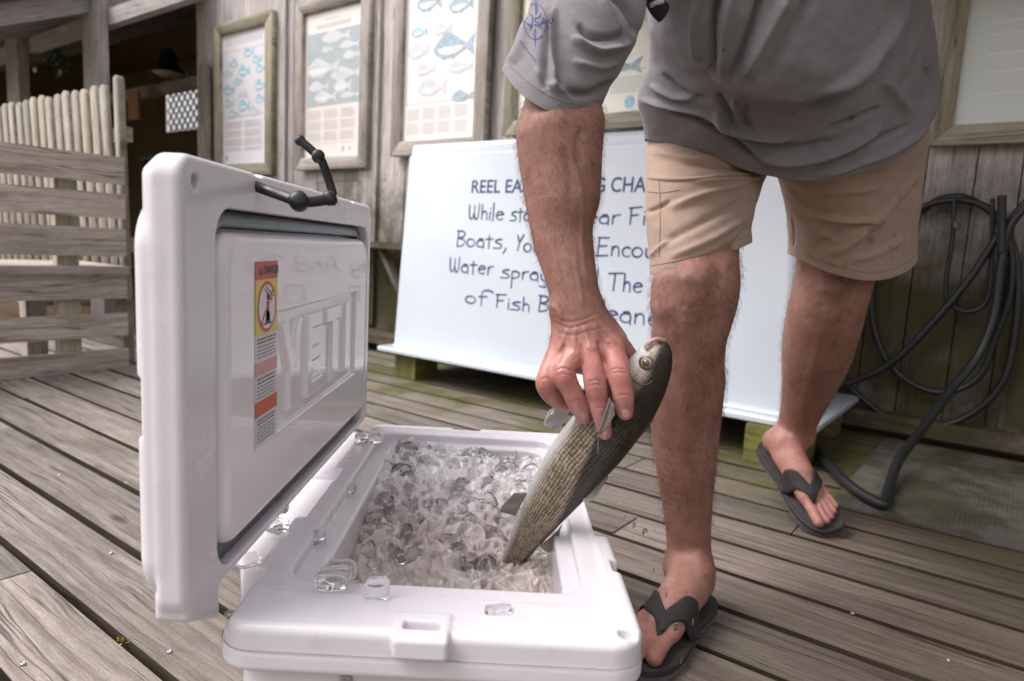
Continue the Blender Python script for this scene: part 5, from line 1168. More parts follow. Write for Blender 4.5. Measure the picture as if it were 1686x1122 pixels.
S2.cone(o2 + f2 * .16 * L2_ + u2 * .06, P(1312, 705, 1.79), .033, .033, .02); S2.cone(o2 + f2 * .06 * L2_ + u2 * .03, P(1303, 700, 1.82), .024, .02, .02)
V2, F2 = S2.mesh()
V2, dark2 = carve(V2, F2, [([(1335, 465), (1345, 490), (1360, 512)], 10, -0.00325), ([(1400, 462), (1392, 490), (1378, 515)], 10, -0.00325), ([(1350, 480), (1370, 472), (1390, 482)], 10, 0.00325), ([(1355, 520), (1370, 526), (1385, 518)], 8, 0.00325), ([(1352, 540), (1335, 620), (1315, 690)], 9, 0.00260), ([(1375, 550), (1365, 600), (1345, 660)], 9, -0.00260), ([(1300, 715), (1318, 722), (1330, 716)], 8, 0.00260)])
# --- torso, head and other arm, mostly above the picture
S3 = SDF((-.12, .60, .80), (1.05, 1.65, 1.62), .008)
hipc = np.array((.53, 1.36, .97)); ch = np.array((.40, 1.06, 1.24)); shl = P(985, -150, .93); shr = np.array((.74, 1.12, 1.33))
S3.cone(hipc + [-.07, 0, 0], hipc + [.07, 0, 0], .105, .105, .05); S3.cone(hipc, ch, .12, .13, .05); S3.cone(ch + [-.1, 0, 0], ch + [.12, 0, 0], .13, .13, .05); S3.cone(ch, shl, .12, .068, .05); S3.cone(ch, shr, .12, .07, .05)
S3.chain([(shr, .062), (np.array((.92, 1.10, 1.40)), .05), (np.array((.72, .98, 1.42)), .04)], .03)
nk = np.array((.34, .93, 1.36)); hd_ = np.array((.31, .84, 1.42)); S3.cone(ch, nk, .09, .062, .05); S3.cone(nk, hd_, .062, .07, .03); S3.cone(hd_, hd_ + [0, -.01, .03], .082, .088, .03); S3.cone(hd_ + [0, -.06, -.05], hd_ + [0, -.055, -.035], .045, .05, .03)
S3.cone(hd_ + [0, -.095, .0], hd_ + [0, -.115, -.022], .011, .014, .01)
for sg in (-1, 1): S3.cone(hd_ + [sg * .082, .01, 0], hd_ + [sg * .088, .015, .02], .013, .017, .01)
V3, F3 = S3.mesh()
Vp = np.concatenate([Va, V1, V2, V3]); Fp = np.concatenate([Fa, F1 + len(Va), F2 + len(Va) + len(V1), F3 + len(Va) + len(V1) + len(V2)])
pp = proj(Va); pinkA = np.clip((pp[:, 1] - 515) / 75, 0, 1)
# knuckles redder, fingers rosier
pink = np.concatenate([pinkA, np.clip((.10 - V1[:, 2]) / .06, 0, 1) * .45, np.clip((.26 - V2[:, 2]) / .08, 0, 1) * .45, np.zeros(len(V3))])
wet = np.concatenate([pinkA, np.zeros(len(V1) + len(V2) + len(V3))])
m_skin = M('skin', .5); v = m_skin.vec('Object'); n1 = m_skin.noise(v, 16, 6, .62); n2 = m_skin.noise(v, 120, 5, .7); n3 = m_skin.noise(v, 420, 3, .6)
base = m_skin.ramp(n1, [(.28, (.215, .098, .070)), (.5, (.30, .146, .108)), (.72, (.375, .198, .152))])
pk = m_skin.ramp(n1, [(.28, (.38, .130, .108)), (.5, (.48, .200, .170)), (.72, (.58, .30, .26))])
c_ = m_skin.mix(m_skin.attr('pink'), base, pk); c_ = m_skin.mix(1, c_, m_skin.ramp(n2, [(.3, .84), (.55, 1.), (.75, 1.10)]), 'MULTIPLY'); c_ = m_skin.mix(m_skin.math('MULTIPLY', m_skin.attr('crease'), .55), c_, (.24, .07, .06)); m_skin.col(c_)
m_skin.b.inputs['Subsurface Weight'].default_value = .12; m_skin.b.inputs['Subsurface Radius'].default_value = (.012, .004, .002); m_skin.b.inputs['Subsurface Scale'].default_value = 1.
m_skin.l(m_skin.math('SUBTRACT', .56, m_skin.math('MULTIPLY', m_skin.attr('wet'), .22)), m_skin.b.inputs['Roughness'])
vo = m_skin.n('TexVoronoi'); vo.feature = 'DISTANCE_TO_EDGE'; vo.inputs['Scale'].default_value = 380; m_skin.l(v, vo.inputs['Vector'])
b1 = m_skin.bump(m_skin.math('ADD', m_skin.math('MULTIPLY', n2, 1.), m_skin.math('MULTIPLY', vo.outputs['Distance'], .8)), .45, .0009); m_skin.bump(n1, .35, .004, b1)
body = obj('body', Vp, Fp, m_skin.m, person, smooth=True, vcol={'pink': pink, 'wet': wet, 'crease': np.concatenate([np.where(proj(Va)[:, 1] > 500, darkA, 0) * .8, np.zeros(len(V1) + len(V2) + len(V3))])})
# fingernails
m_nail = plain('fingernail', (.60, .34, .31), .25, .05)
bb = bvh_of(body)
def nail(x, y, rx, ry, ang):
    n_ = 5; V = []; Fs = []; ca, sa = math.cos(ang), math.sin(ang); ok = True
    for j in range(n_ + 1):
        for i in range(12):
            t_ = 2 * math.pi * i / 12; f_ = max(.02, j / n_); a_, b_ = rx * f_ * math.copysign(abs(math.cos(t_)) ** .8, math.cos(t_)), ry * f_ * math.copysign(abs(math.sin(t_)) ** .8, math.sin(t_))
            h_, nn_ = hit(bb, x + a_ * ca - b_ * sa, y + a_ * sa + b_ * ca)
            if h_ is None: return
            if nn_ @ (CC - h_) < 0: nn_ = -nn_
            V.append(h_ + nn_ * (.0006 * (1.15 - f_ ** 4)))
    for j in range(n_):
        for i in range(12): Fs.append([j * 12 + i, j * 12 + (i + 1) % 12, (j + 1) * 12 + (i + 1) % 12, (j + 1) * 12 + i])
    obj('fingernail', V, Fs, m_nail, person, smooth=True)
nail(1030.5, 681, 6.5, 7, -.15); nail(963, 686, 5, 5.5, -.45); nail(997, 711, 4.5, 6, -.2)

# --- hair on skin
def hairs(nH, lo, hi, faces, verts, flow, Lr, wd, seed):
    r = np.random.default_rng(seed); V_ = verts; tri = V_[faces[:, :3]]; c = tri.mean(1); pc = proj(c); nr = np.cross(tri[:, 1] - tri[:, 0], tri[:, 2] - tri[:, 0]); ar = np.linalg.norm(nr, axis=1); nr /= ar[:, None] + 1e-12
    ok = (pc[:, 0] > lo[0]) & (pc[:, 0] < hi[0]) & (pc[:, 1] > lo[1]) & (pc[:, 1] < hi[1]); w_ = ar * ok; ids = r.choice(len(c), nH, p=w_ / w_.sum())
    P0 = c[ids] + r.normal(0, .0012, (nH, 3)); P0 -= nr[ids] * .0012; n_ = nr[ids]; d = np.array(flow) + r.normal(0, .45, (nH, 3)); d -= n_ * (d * n_).sum(1)[:, None]; d /= np.linalg.norm(d, axis=1)[:, None]
    L = r.uniform(Lr[0], Lr[1], nH)[:, None]; lift = r.uniform(.18, .65, nH)[:, None]; curl = r.normal(0, .25, (nH, 1)); sd = np.cross(n_, d)
    P1 = P0 + (d * .5 + n_ * lift * .55 + n_ * .2 + sd * curl * .15) * L; P2 = P0 + (d * 1. + n_ * lift * .62 + n_ * .15 + sd * curl * .6) * L
    V = []; 
    for Pn, ww in ((P0, wd), (P1, wd * .8), (P2, wd * .25)):
        V += [Pn + sd * ww, Pn - sd * ww * .5 + n_ * ww * .87, Pn - sd * ww * .5 - n_ * ww * .87]
    V = np.stack(V, 1).reshape(-1, 3); b = np.arange(nH)[:, None, None] * 9
    f_ = np.array([[0, 1, 4, 3], [1, 2, 5, 4], [2, 0, 3, 5], [3, 4, 7, 6], [4, 5, 8, 7], [5, 3, 6, 8]])[None]
    return V, (f_ + b).reshape(-1, 4)
m_hair = plain('body hair', (.045, .028, .020), .5, .3, 40)
V, Fs = hairs(3800, (850, 165), (1010, 560), Fa, Va, (.25, -.1, -1), (.006, .013), 0.00011, 1); obj('arm_hair', V, Fs, m_hair, person, kind='stuff')
V, Fs = hairs(4200, (1050, 400), (1240, 860), F1, V1, (.1, 0, -1), (.008, .018), .00017, 2); obj('leg_hair', V, Fs, m_hair, person, kind='stuff')
V, Fs = hairs(2200, (1270, 430), (1440, 700), F2, V2, (.0, 0, -1), (.008, .018), .00018, 3); obj('leg_hair', V, Fs, m_hair, person, kind='stuff')

# --- flip flops
m_sole = plain('dark foam sole', (.038, .030, .030), .8, .25, 60, .0006); m_strap = plain('charcoal strap', (.022, .018, .018), .75, .25, 90, .0005); m_mid = plain('grey brown midsole', (.10, .082, .085), .75, .2, 50)
def flipflop(fr, med, wsc=1., label=None):
    o, f_, s_, u_, L = fr; q = lambda a, b, c: o + f_ * a * L + s_ * b * med + u_ * c
    us = [(-.035, .010), (-.02, .024), (.03, .036), (.12, .041), (.28, .040), (.42, .039), (.58, .046), (.72, .052), (.85, .052), (.95, .045), (1.02, .030), (1.045, .014)]
    up_ = smooth_path([(a, b * wsc, 0) for a, b in us], 4)[:, :2]; off = lambda a: .006 * math.sin(a * 2.6) 
    out = [(a, off(a) + b) for a, b in up_] + [(a, off(a) - b) for a, b in up_[::-1]]
    def rg(g, c): 
        cx = .5
        return [q(cx + (a - cx) * (1 - g / .14), b * (1 - g / .05), c + .006 * max(0, (a - .75)) * 6 * .3) for a, b in out]
    V, Fs = loft([rg(.004, -.026), rg(.0, -.023), rg(.0, -.013)], True, False); root = obj('flip_flop', V, Fs, m_mid, person, smooth=False)
    V, Fs = loft([rg(.0005, -.0128), rg(.0005, -.004), rg(.003, -.0005), rg(.008, -.0015)], True, True); obj('footbed', V, Fs, m_sole, root)
    HT = lambda a_: float(np.interp(a_, [.3, .42, .55, .68, .8], [.085, .078, .066, .052, .040])) + .012
    for sd in (1, -1):
        path = smooth_path([(.485, sd * .0515, 0), (.52, sd * .045, 0), (.575, sd * .034 + .003, 0), (.65, sd * .019 + .008, 0), (.73, .016 + sd * .004, 0), (.79, .020, 0)], 7)[:, :2]
        T_ = np.gradient(path * [L, 1], axis=0); T_ /= np.linalg.norm(T_, axis=1)[:, None]; N_ = np.stack([-T_[:, 1], T_[:, 0]], 1)
        wd_ = np.interp(np.linspace(0, 1, len(path)), [0, .35, .7, 1], [.0125, .0145, .0115, .005]); V = []; UVs = []; n = 9
        for i_ in range(len(path)):
            for k_ in range(n):
                e = (k_ / (n - 1) * 2 - 1) * wd_[i_]; a_ = path[i_, 0] + N_[i_, 0] * e / L; b_ = path[i_, 1] + N_[i_, 1] * e
                top_ = q(a_, b_, HT(a_)); h_ = bb.ray_cast(Vector(top_), Vector(-u_), HT(a_)); z_ = HT(a_) - h_[3] if h_[0] is not None else -.003
                V.append((a_, b_, z_))
        V = np.array(V).reshape(len(path), n, 3)
        for _ in range(4): V[1:-1, :, 2] = np.maximum(V[1:-1, :, 2], (V[:-2, :, 2] + V[2:, :, 2]) / 2); V[:, 1:-1, 2] = np.maximum(V[:, 1:-1, 2], (V[:, :-2, 2] + V[:, 2:, 2]) / 2)
        W3 = [q(a_, b_, c_ + .0012) for a_, b_, c_ in V.reshape(-1, 3)]
        Fs = [[i_ * n + k_, i_ * n + k_ + 1, (i_ + 1) * n + k_ + 1, (i_ + 1) * n + k_] for i_ in range(len(path) - 1) for k_ in range(n - 1)]
        st_ = obj('strap', W3, Fs, m_strap, root, smooth=True)
        m__ = st_.modifiers.new('thickness', 'SOLIDIFY'); m__.thickness = .0042; m__.offset = 1 if (np.cross(np.array(W3[1]) - W3[0], np.array(W3[n]) - W3[0]) @ u_) > 0 else -1
    V, Fs = tube_mesh([q(.79, .020, .032), q(.80, .020, .01), q(.80, .020, -.004)], [.006, .0045, .005], 8); obj('toe_post', V, Fs, m_strap, root, smooth=True)
    return root
flipflop(fr1, -1, 1.05); flipflop(fr2, 1, 1.08)

# ------------------------------------------------------------------ clothes
def cloth(rows, nu, nv, close_back=True):
    """rows: dict(f=front pixel polyline, Y=(left,right), bf=front bulge, bb=back bulge, p=roundness). Returns grid verts (nv x 2nu)"""
    R_ = []
    for rw in rows:
        f_ = np.array(rw['f'], float); seg_ = np.r_[0, np.cumsum(np.hypot(*np.diff(f_, axis=0).T))]; seg_ /= seg_[-1]
        u = np.linspace(0, 1, nu); xs = np.interp(u, seg_, f_[:, 0]); ys = np.interp(u, seg_, f_[:, 1])
        if len(f_) > 2:
            sp = smooth_path(np.c_[f_, f_[:, :1] * 0], 10)[:, :2]; sg = np.r_[0, np.cumsum(np.hypot(*np.diff(sp, axis=0).T))]; sg /= sg[-1]; xs = np.interp(u, sg, sp[:, 0]); ys = np.interp(u, sg, sp[:, 1])
        # denser near the edges for a round side
        Ya, Yb = rw['Y']; fr_ = []
        for x, y, t in zip(xs, ys, u): fr_.append(P(x, y, Ya + (Yb - Ya) * t - rw['bf'] * math.sin(math.pi * t) ** rw.get('p', .6)))
        A_, B_ = fr_[0], fr_[-1]; bk = []
        for t in np.linspace(1, 0, nu + 2)[1:-1]:
            q = A_ + (B_ - A_) * t; bk.append(q + np.array([0, 1., 0]) * rw['bb'] * math.sin(math.pi * t) ** rw.get('p', .6) + np.array([0, 0, rw.get('bz', 0)]) * math.sin(math.pi * t))
        R_.append(np.array(fr_ + bk))
    R_ = np.array(R_); m = R_.shape[1]; sp = [smooth_path(R_[:, k], max(2, nv // (len(rows) - 1))) for k in range(m)]
    return np.stack(sp, 1)      # nv' x m x 3
def gridmesh(Gd):
    a, m, _ = Gd.shape; ii, kk_ = np.meshgrid(np.arange(a - 1), np.arange(m), indexing='ij'); k2 = (kk_ + 1) % m
    Fs = np.stack([ii * m + kk_, ii * m + k2, (ii + 1) * m + k2, (ii + 1) * m + kk_], -1).reshape(-1, 4)
    return Gd.reshape(-1, 3), Fs
def gnormals(Gd):
    du = np.roll(Gd, -1, 1) - np.roll(Gd, 1, 1); dv = np.gradient(Gd, axis=0); n = np.cross(du, dv); n /= np.linalg.norm(n, axis=2)[..., None] + 1e-12
    c = Gd.mean((0, 1)); 
    if ((Gd - c) * n).sum() < 0: n = -n
    return n
def polydist(pq, pts):
    pts = smooth_path([(a, b, 0) for a, b in pts], 6)[:, :2]; best = np.full(len(pq), 1e9); tt = np.zeros(len(pq)); n = len(pts) - 1
    for i in range(n):
        a, b = pts[i], pts[i + 1]; ab = b - a; t = np.clip(((pq - a) @ ab) / (ab @ ab + 1e-9), 0, 1); d = np.hypot(*(pq - a - t[:, None] * ab).T); m_ = d < best; best[m_] = d[m_]; tt[m_] = (i + t[m_]) / n
    return best, tt
def folds(Gd, strokes, nfront, wr=(.0012, 24), seed=0, passes=1):
    n = gnormals(Gd); pq = proj(Gd.reshape(-1, 3)); disp = np.zeros(len(pq)); front = np.zeros(Gd.shape[:2], bool); front[:, :nfront] = True; front = front.ravel()
    for pts, wd, amp in strokes:
        d, t = polydist(pq, pts); disp += front * amp * 1.45 * np.exp(-(d / (wd * .78)) ** 2) * np.clip(np.sin(np.pi * np.clip(t, .02, .98)) * 1.6, 0, 1)
    fl = Gd.reshape(-1, 3); nz_ = np.array([mnoise.noise(Vector((p_[0] * wr[1], p_[1] * wr[1], p_[2] * wr[1] * 1.8 + seed))) + .5 * mnoise.noise(Vector((p_[0] * wr[1] * 2.3, p_[1] * wr[1] * 2.3, p_[2] * wr[1] * 3.8 + seed))) for p_ in fl])
    disp += nz_ * wr[0]
    return Gd + n * disp.reshape(Gd.shape[:2])[..., None]
def fabric(name, c, weave=900, dark=.86, stains=None):
    m = M(name, .92); v = m.vec('Object'); n1 = m.noise(v, 7, 6, .65); n2 = m.noise(v, 70, 4, .6)
    col_ = m.mix(1, c, m.ramp(n1, [(.3, dark), (.7, 1.08)]), 'MULTIPLY'); col_ = m.mix(1, col_, m.ramp(n2, [(.3, .94), (.7, 1.05)]), 'MULTIPLY')
    if stains: col_ = m.mix(m.attr('stain'), col_, stains)
    m.col(col_); w1 = m.n('TexWave'); w1.inputs['Scale'].default_value = weave; m.l(v, w1.inputs['Vector'])
    b1 = m.bump(m.math('ADD', w1.outputs['Fac'], m.math('MULTIPLY', n2, 2.)), .25, .0006); m.b.inputs['Sheen Weight'].default_value = .12; m.b.inputs['Specular IOR Level'].default_value = .15
    wr_ = m.noise(m.vec('Object', (1, 1, 1.6)), 38, 4, .55); m.bump(wr_, .35, .003, b1)
    return m.m
m_shirt = fabric('grey cotton jersey', (.235, .222, .236), stains=(.05, .045, .05)); m_khaki = fabric('khaki twill', (.40, .290, .228), 600, .9, (.15, .095, .065)); m_khaki2 = fabric('khaki stitching', (.30, .215, .155), 600)
def stainattr(V, spots):
    pq = proj(V); s = np.zeros(len(pq))
    for x, y, r_, k in spots: s = np.maximum(s, k * np.clip(1.4 - np.hypot(pq[:, 0] - x, (pq[:, 1] - y)) / r_, 0, 1))
    return s
def solid(o, th=.0018, off=-1):
    m = o.modifiers.new('thickness', 'SOLIDIFY'); m.thickness = th; m.offset = off; return o
# torso of the shirt
rows = [dict(f=[(1062, 229), (1120, 243), (1180, 262), (1240, 284), (1300, 296), (1345, 298), (1400, 290), (1460, 270), (1505, 243), (1530, 205)], Y=(1.215, 1.37), bf=.105, bb=.20),
        dict(f=[(1058, 197), (1110, 218), (1180, 238), (1240, 258), (1300, 272), (1350, 272), (1410, 262), (1470, 240), (1515, 212), (1544, 182)], Y=(1.20, 1.36), bf=.115, bb=.21),
        dict(f=[(1049, 163), (1110, 185), (1180, 208), (1240, 226), (1300, 236), (1350, 236), (1420, 224), (1480, 200), (1525, 175), (1549, 158)], Y=(1.185, 1.35), bf=.135, bb=.22),
        dict(f=[(1058, 133), (1110, 150), (1170, 172), (1240, 194), (1300, 202), (1350, 200), (1420, 184), (1480, 158), (1525, 132), (1547, 118)], Y=(1.17, 1.33), bf=.15, bb=.23),
        dict(f=[(1070, 102), (1110, 114), (1170, 140), (1230, 160), (1300, 170), (1350, 166), (1420, 145), (1480, 115), (1525, 92), (1544, 80)], Y=(1.15, 1.31), bf=.165, bb=.24),
        dict(f=[(1069, 55), (1110, 66), (1170, 90), (1230, 110), (1300, 118), (1350, 114), (1420, 96), (1480, 70), (1525, 46), (1540, 36)], Y=(1.12, 1.28), bf=.19, bb=.24),
        dict(f=[(1066, 0), (1110, 10), (1170, 30), (1230, 44), (1300, 48), (1350, 44), (1420, 30), (1480, 10), (1520, -8), (1533, -14)], Y=(1.09, 1.25), bf=.20, bb=.25),
        dict(f=[(1062, -70), (1110, -66), (1230, -50), (1350, -50), (1480, -70), (1535, -80)], Y=(1.03, 1.20), bf=.18, bb=.26),
        dict(f=[(1050, -170), (1110, -170), (1230, -165), (1350, -165), (1480, -175), (1545, -180)], Y=(.97, 1.14), bf=.12, bb=.24),
        dict(f=[(1120, -260), (1230, -262), (1350, -262), (1480, -262)], Y=(.96, 1.08), bf=.03, bb=.12)]
NU = 170
Gd = cloth(rows, NU, 190)
pq = proj(Gd.reshape(-1, 3)).reshape(Gd.shape[0], Gd.shape[1], 2)
xc = np.array([1040, 1066, 1090, 1126, 1150, 1163, 1176, 1207, 1256, 1308, 1348, 1410, 1456, 1487, 1510]); yc = np.array([15, 38, 76, 108, 113, 112, 134, 147, 163, 169, 157, 117, 62, 0, -60])
dd_ = np.interp(pq[..., 0], xc, yc) - pq[..., 1]; A_ = np.interp(pq[..., 0], [1050, 1100, 1200, 1350, 1440, 1500], [.03, .045, .042, .035, .014, .0])
st_ = np.clip((dd_ + 6) / 11, 0, 1); st_ = st_ * st_ * (3 - 2 * st_); bulge = A_ * st_ * np.exp(-np.maximum(dd_, 0) / 120); bulge[:, NU:] = 0
Gd = Gd + np.array([.0, -.80, -.28]) * bulge[..., None] / .85
SF = [([(1182, -20), (1173, 60), (1176, 128)], 8, -.014), ([(1205, -20), (1195, 60), (1188, 128)], 10, .008), ([(1150, -10), (1146, 60), (1150, 104)], 8, .008),
      ([(1262, -20), (1232, 60), (1204, 138)], 9, -.011), ([(1300, -20), (1258, 60), (1222, 130)], 12, .010), ([(1345, -20), (1300, 60), (1250, 140)], 12, -.008),
      ([(1498, -20), (1462, 55), (1415, 118), (1350, 158)], 8, .012), ([(1530, -20), (1500, 60), (1450, 125), (1380, 165), (1310, 182)], 9, -.012), ([(1522, 0), (1505, 60), (1480, 130)], 5, .006), ([(1538, 20), (1515, 90), (1490, 140)], 6, -.006),
      ([(1055, 165), (1110, 176), (1165, 188), (1205, 210)], 6, .008), ([(1100, 182), (1150, 200), (1200, 228), (1262, 276)], 5, -.012), ([(1175, 182), (1205, 212), (1260, 224), (1310, 226)], 7, .011), ([(1180, 150), (1196, 180), (1212, 204)], 6, -.008), ([(1208, 160), (1214, 190), (1225, 212)], 5, .006),
      ([(1235, 170), (1225, 195), (1238, 215)], 6, -.006), ([(1215, 224), (1270, 240), (1320, 244), (1370, 232)], 8, -.009), ([(1240, 262), (1300, 266), (1360, 256), (1420, 228), (1450, 200)], 9, .010), ([(1330, 286), (1370, 268), (1430, 238), (1500, 205)], 6, -.008), ([(1350, 292), (1410, 272), (1480, 244), (1535, 205)], 7, .006),
      ([(1070, 140), (1110, 160), (1150, 158)], 7, .006), ([(1090, 120), (1120, 150), (1170, 165)], 6, -.006), ([(1360, 215), (1400, 200), (1450, 178)], 6, -.006), ([(1440, 120), (1470, 150), (1500, 190)], 12, .006), ([(1525, 110), (1535, 140), (1530, 180)], 8, -.006)]
Gd = folds(Gd, SF, NU, (.0022, 17), 3)
V, Fs = gridmesh(Gd)
shirt = solid(obj('shirt', V, Fs, m_shirt, person, smooth=True, vcol={'stain': stainattr(V, [(1402, 194, 5, .8), (1306, 187, 3, .5), (1191, 84, 2.2, .9), (1446, 49, 2, .9)])}))
# sleeve
rows = [dict(f=[(826, 116), (846, 143), (872, 166), (905, 184), (950, 195), (984, 191)], Y=(.845, .845), bf=.052, bb=.06, p=.55),
        dict(f=[(836, 94), (860, 122), (890, 142), (925, 156), (965, 164), (1000, 156)], Y=(.85, .85), bf=.055, bb=.065, p=.55),
        dict(f=[(850, 62), (875, 84), (910, 100), (950, 110), (995, 112), (1032, 98)], Y=(.86, .86), bf=.060, bb=.07, p=.55),
        dict(f=[(868, 22), (895, 36), (930, 46), (970, 52), (1020, 54), (1058, 42)], Y=(.87, .875), bf=.066, bb=.075, p=.55),
        dict(f=[(884, -30), (915, -22), (960, -18), (1010, -18), (1068, -20)], Y=(.885, .90), bf=.070, bb=.08, p=.55),
        dict(f=[(900, -110), (950, -110), (1000, -110), (1075, -110)], Y=(.90, .95), bf=.07, bb=.09, p=.55),
        dict(f=[(930, -190), (980, -195), (1030, -200), (1080, -200)], Y=(.92, .98), bf=.04, bb=.06, p=.55)]
NS = 90; Gs = cloth(rows, NS, 110)
TF = [([(914, 10), (911, 80), (916, 150)], 5, .010), ([(905, 20), (898, 90), (900, 150)], 9, -.007), ([(940, 60), (985, 84), (1040, 70)], 7, .007), ([(950, 40), (975, 62), (1025, 60)], 6, -.006), ([(925, 150), (970, 155), (1010, 135)], 8, -.006), ([(985, -10), (1005, 30), (1020, 60)], 7, .007), ([(870, 30), (855, 80), (842, 105)], 9, .004), ([(880, 110), (905, 140), (950, 160)], 7, .004), ([(1000, -20), (1035, 20), (1050, 60)], 8, -.008), ([(940, 100), (990, 112), (1020, 98)], 7, .004)]
Gs = folds(Gs, TF, NS, (.0013, 22), 9)
V, Fs = gridmesh(Gs); sleeve = solid(obj('sleeve', V, Fs, m_shirt, shirt, smooth=True, vcol={'stain': np.zeros(len(V))}))
# shorts
rows = [dict(f=[(1070, 453), (1110, 446), (1150, 436), (1195, 420), (1238, 400)], Y=(1.155, 1.20), bf=.088, bb=.085, bz=-.012),
        dict(f=[(1067, 400), (1110, 394), (1160, 384), (1205, 372), (1240, 362)], Y=(1.17, 1.215), bf=.092, bb=.095),
        dict(f=[(1062, 340), (1110, 338), (1160, 334), (1210, 326), (1252, 318)], Y=(1.185, 1.24), bf=.085, bb=.105),
        dict(f=[(1064, 290), (1110, 290), (1160, 290), (1220, 285), (1268, 278)], Y=(1.20, 1.27), bf=.09, bb=.12),
        dict(f=[(1065, 232), (1120, 240), (1170, 246), (1230, 248), (1300, 240)], Y=(1.225, 1.31), bf=.09, bb=.15),
        dict(f=[(1070, 160), (1120, 165), (1170, 168), (1240, 168), (1330, 160)], Y=(1.24, 1.34), bf=.085, bb=.16)]
NL = 100; Ga = cloth(rows, NL, 120)
KF = [([(1066, 292), (1130, 296), (1200, 288), (1262, 284)], 3, .003), ([(1120, 268), (1190, 276), (1262, 281)], 5, -.005), ([(1140, 300), (1200, 296), (1255, 292)], 5, .005), ([(1100, 345), (1160, 320), (1240, 300)], 8, .005), ([(1090, 400), (1150, 370), (1235, 325)], 9, -.004), ([(1100, 425), (1170, 395), (1235, 355)], 8, .004), ([(1075, 250), (1130, 262), (1190, 262)], 7, .004), ([(1065, 350), (1085, 342), (1105, 330)], 4, -.004), ([(1070, 424), (1085, 408), (1100, 395)], 4, .003), ([(1180, 420), (1215, 395), (1236, 372)], 6, -.004)]
Ga = folds(Ga, KF, NL, (.0014, 20), 5); Vh1, Fh1 = gridmesh(Ga)
rows = [dict(f=[(1298, 418), (1325, 432), (1365, 449), (1420, 462), (1465, 459), (1498, 444), (1511, 430)], Y=(1.50, 1.58), bf=.11, bb=.10, bz=-.005),
        dict(f=[(1298, 375), (1325, 388), (1365, 400), (1420, 408), (1465, 402), (1512, 385)], Y=(1.47, 1.56), bf=.115, bb=.11),
        dict(f=[(1294, 335), (1325, 344), (1365, 354), (1420, 356), (1470, 348), (1518, 330)], Y=(1.43, 1.52), bf=.12, bb=.12),
        dict(f=[(1283, 292), (1325, 300), (1365, 306), (1420, 304), (1475, 290), (1526, 270)], Y=(1.37, 1.48), bf=.115, bb=.13),
        dict(f=[(1262, 250), (1320, 262), (1370, 266), (1430, 258), (1490, 236), (1531, 214)], Y=(1.32, 1.43), bf=.11, bb=.15),
        dict(f=[(1240, 165), (1310, 180), (1370, 182), (1430, 178), (1490, 165), (1528, 155)], Y=(1.29, 1.39), bf=.10, bb=.16)]
Gb = cloth(rows, NL, 120)
KF2 = [([(1296, 310), (1340, 350), (1400, 365), (1455, 362)], 7, .006), ([(1294, 325), (1330, 345), (1370, 352)], 5, -.005), ([(1296, 340), (1340, 375), (1380, 400)], 7, .005), ([(1300, 300), (1370, 315), (1450, 310)], 8, .005), ([(1360, 420), (1400, 400), (1470, 340), (1510, 290)], 9, .006), ([(1340, 410), (1390, 380), (1440, 370)], 8, -.005), ([(1310, 285), (1380, 296), (1470, 282)], 6, -.004), ([(1400, 430), (1450, 415), (1490, 390)], 8, .004), ([(1455, 362), (1485, 330), (1515, 300)], 7, -.005), ([(1302, 360), (1306, 385), (1304, 412)], 4, -.004)]
Gb = folds(Gb, KF2, NL, (.0016, 18), 7); Vh2, Fh2 = gridmesh(Gb)
V = np.concatenate([Vh1, Vh2]); Fs = np.concatenate([Fh1, Fh2 + len(Vh1)])
spots = [(1434, 396, 6.5, .7), (1433, 380, 5, .6), (1473, 387, 3, .6), (1465, 408, 3, .5), (1453, 364, 4, .5), (1482, 323, 5, .45), (1480, 345, 3, .4), (1390, 438, 4, .4), (1470, 424, 3.5, .4)]
shorts = solid(obj('shorts', V, Fs, m_khaki, person, smooth=True, vcol={'stain': stainattr(V, spots)}), .0022)
bs = bvh_of(shorts); bt = bvh_of(shirt); bsl = bvh_of(sleeve)
def stitch(name, bv, pts, mat, par, r_=.0007, dash=None, k=8):
    q = ondraw(bv, pts, k, .0004)
    if len(q) < 3: return
    if not dash: V, Fs = tube_mesh(q, r_, 5); return obj(name, V, Fs, mat, par)
    V = []; Fs = []
    for i in range(0, len(q) - 1, 2):
        v_, f_ = tube_mesh([q[i], q[i + 1]], r_, 5); Fs += [[a + len(V) for a in g_] for g_ in f_]; V += list(v_)
    return obj(name, V, Fs, mat, par)
hem1 = [(1072, 438), (1110, 431), (1150, 421), (1195, 406), (1232, 388)]; stitch('hem_stitch', bs, hem1, m_khaki2, shorts)
stitch('hem_stitch', bs, [(1301, 406), (1330, 420), (1370, 436), (1420, 448), (1465, 445), (1505, 424)], m_khaki2, shorts)
stitch('pocket_seam', bs, [(1067, 294), (1110, 297), (1160, 293), (1215, 290)], m_khaki2, shorts); stitch('pocket_seam', bs, [(1067, 316), (1090, 318), (1120, 313)], m_khaki2, shorts); stitch('side_seam', bs, [(1085, 297), (1087, 330), (1087, 380), (1085, 425)], m_khaki2, shorts)
stitch('side_seam', bs, [(1303, 358), (1307, 385), (1306, 405)], m_khaki2, shorts)
m_st = plain('pale grey thread', (.26, .25, .275), .9)
stitch('hem_stitch', bsl, [(836, 103), (860, 128), (890, 150), (925, 166), (965, 174), (990, 172)], m_st, shirt, .0006, True, 10)
stitch('hem_stitch', bt, [(1066, 217), (1120, 231), (1180, 250), (1240, 271), (1300, 284), (1345, 286), (1400, 277), (1460, 258), (1505, 232)], m_st, shirt, .0006, True, 12)
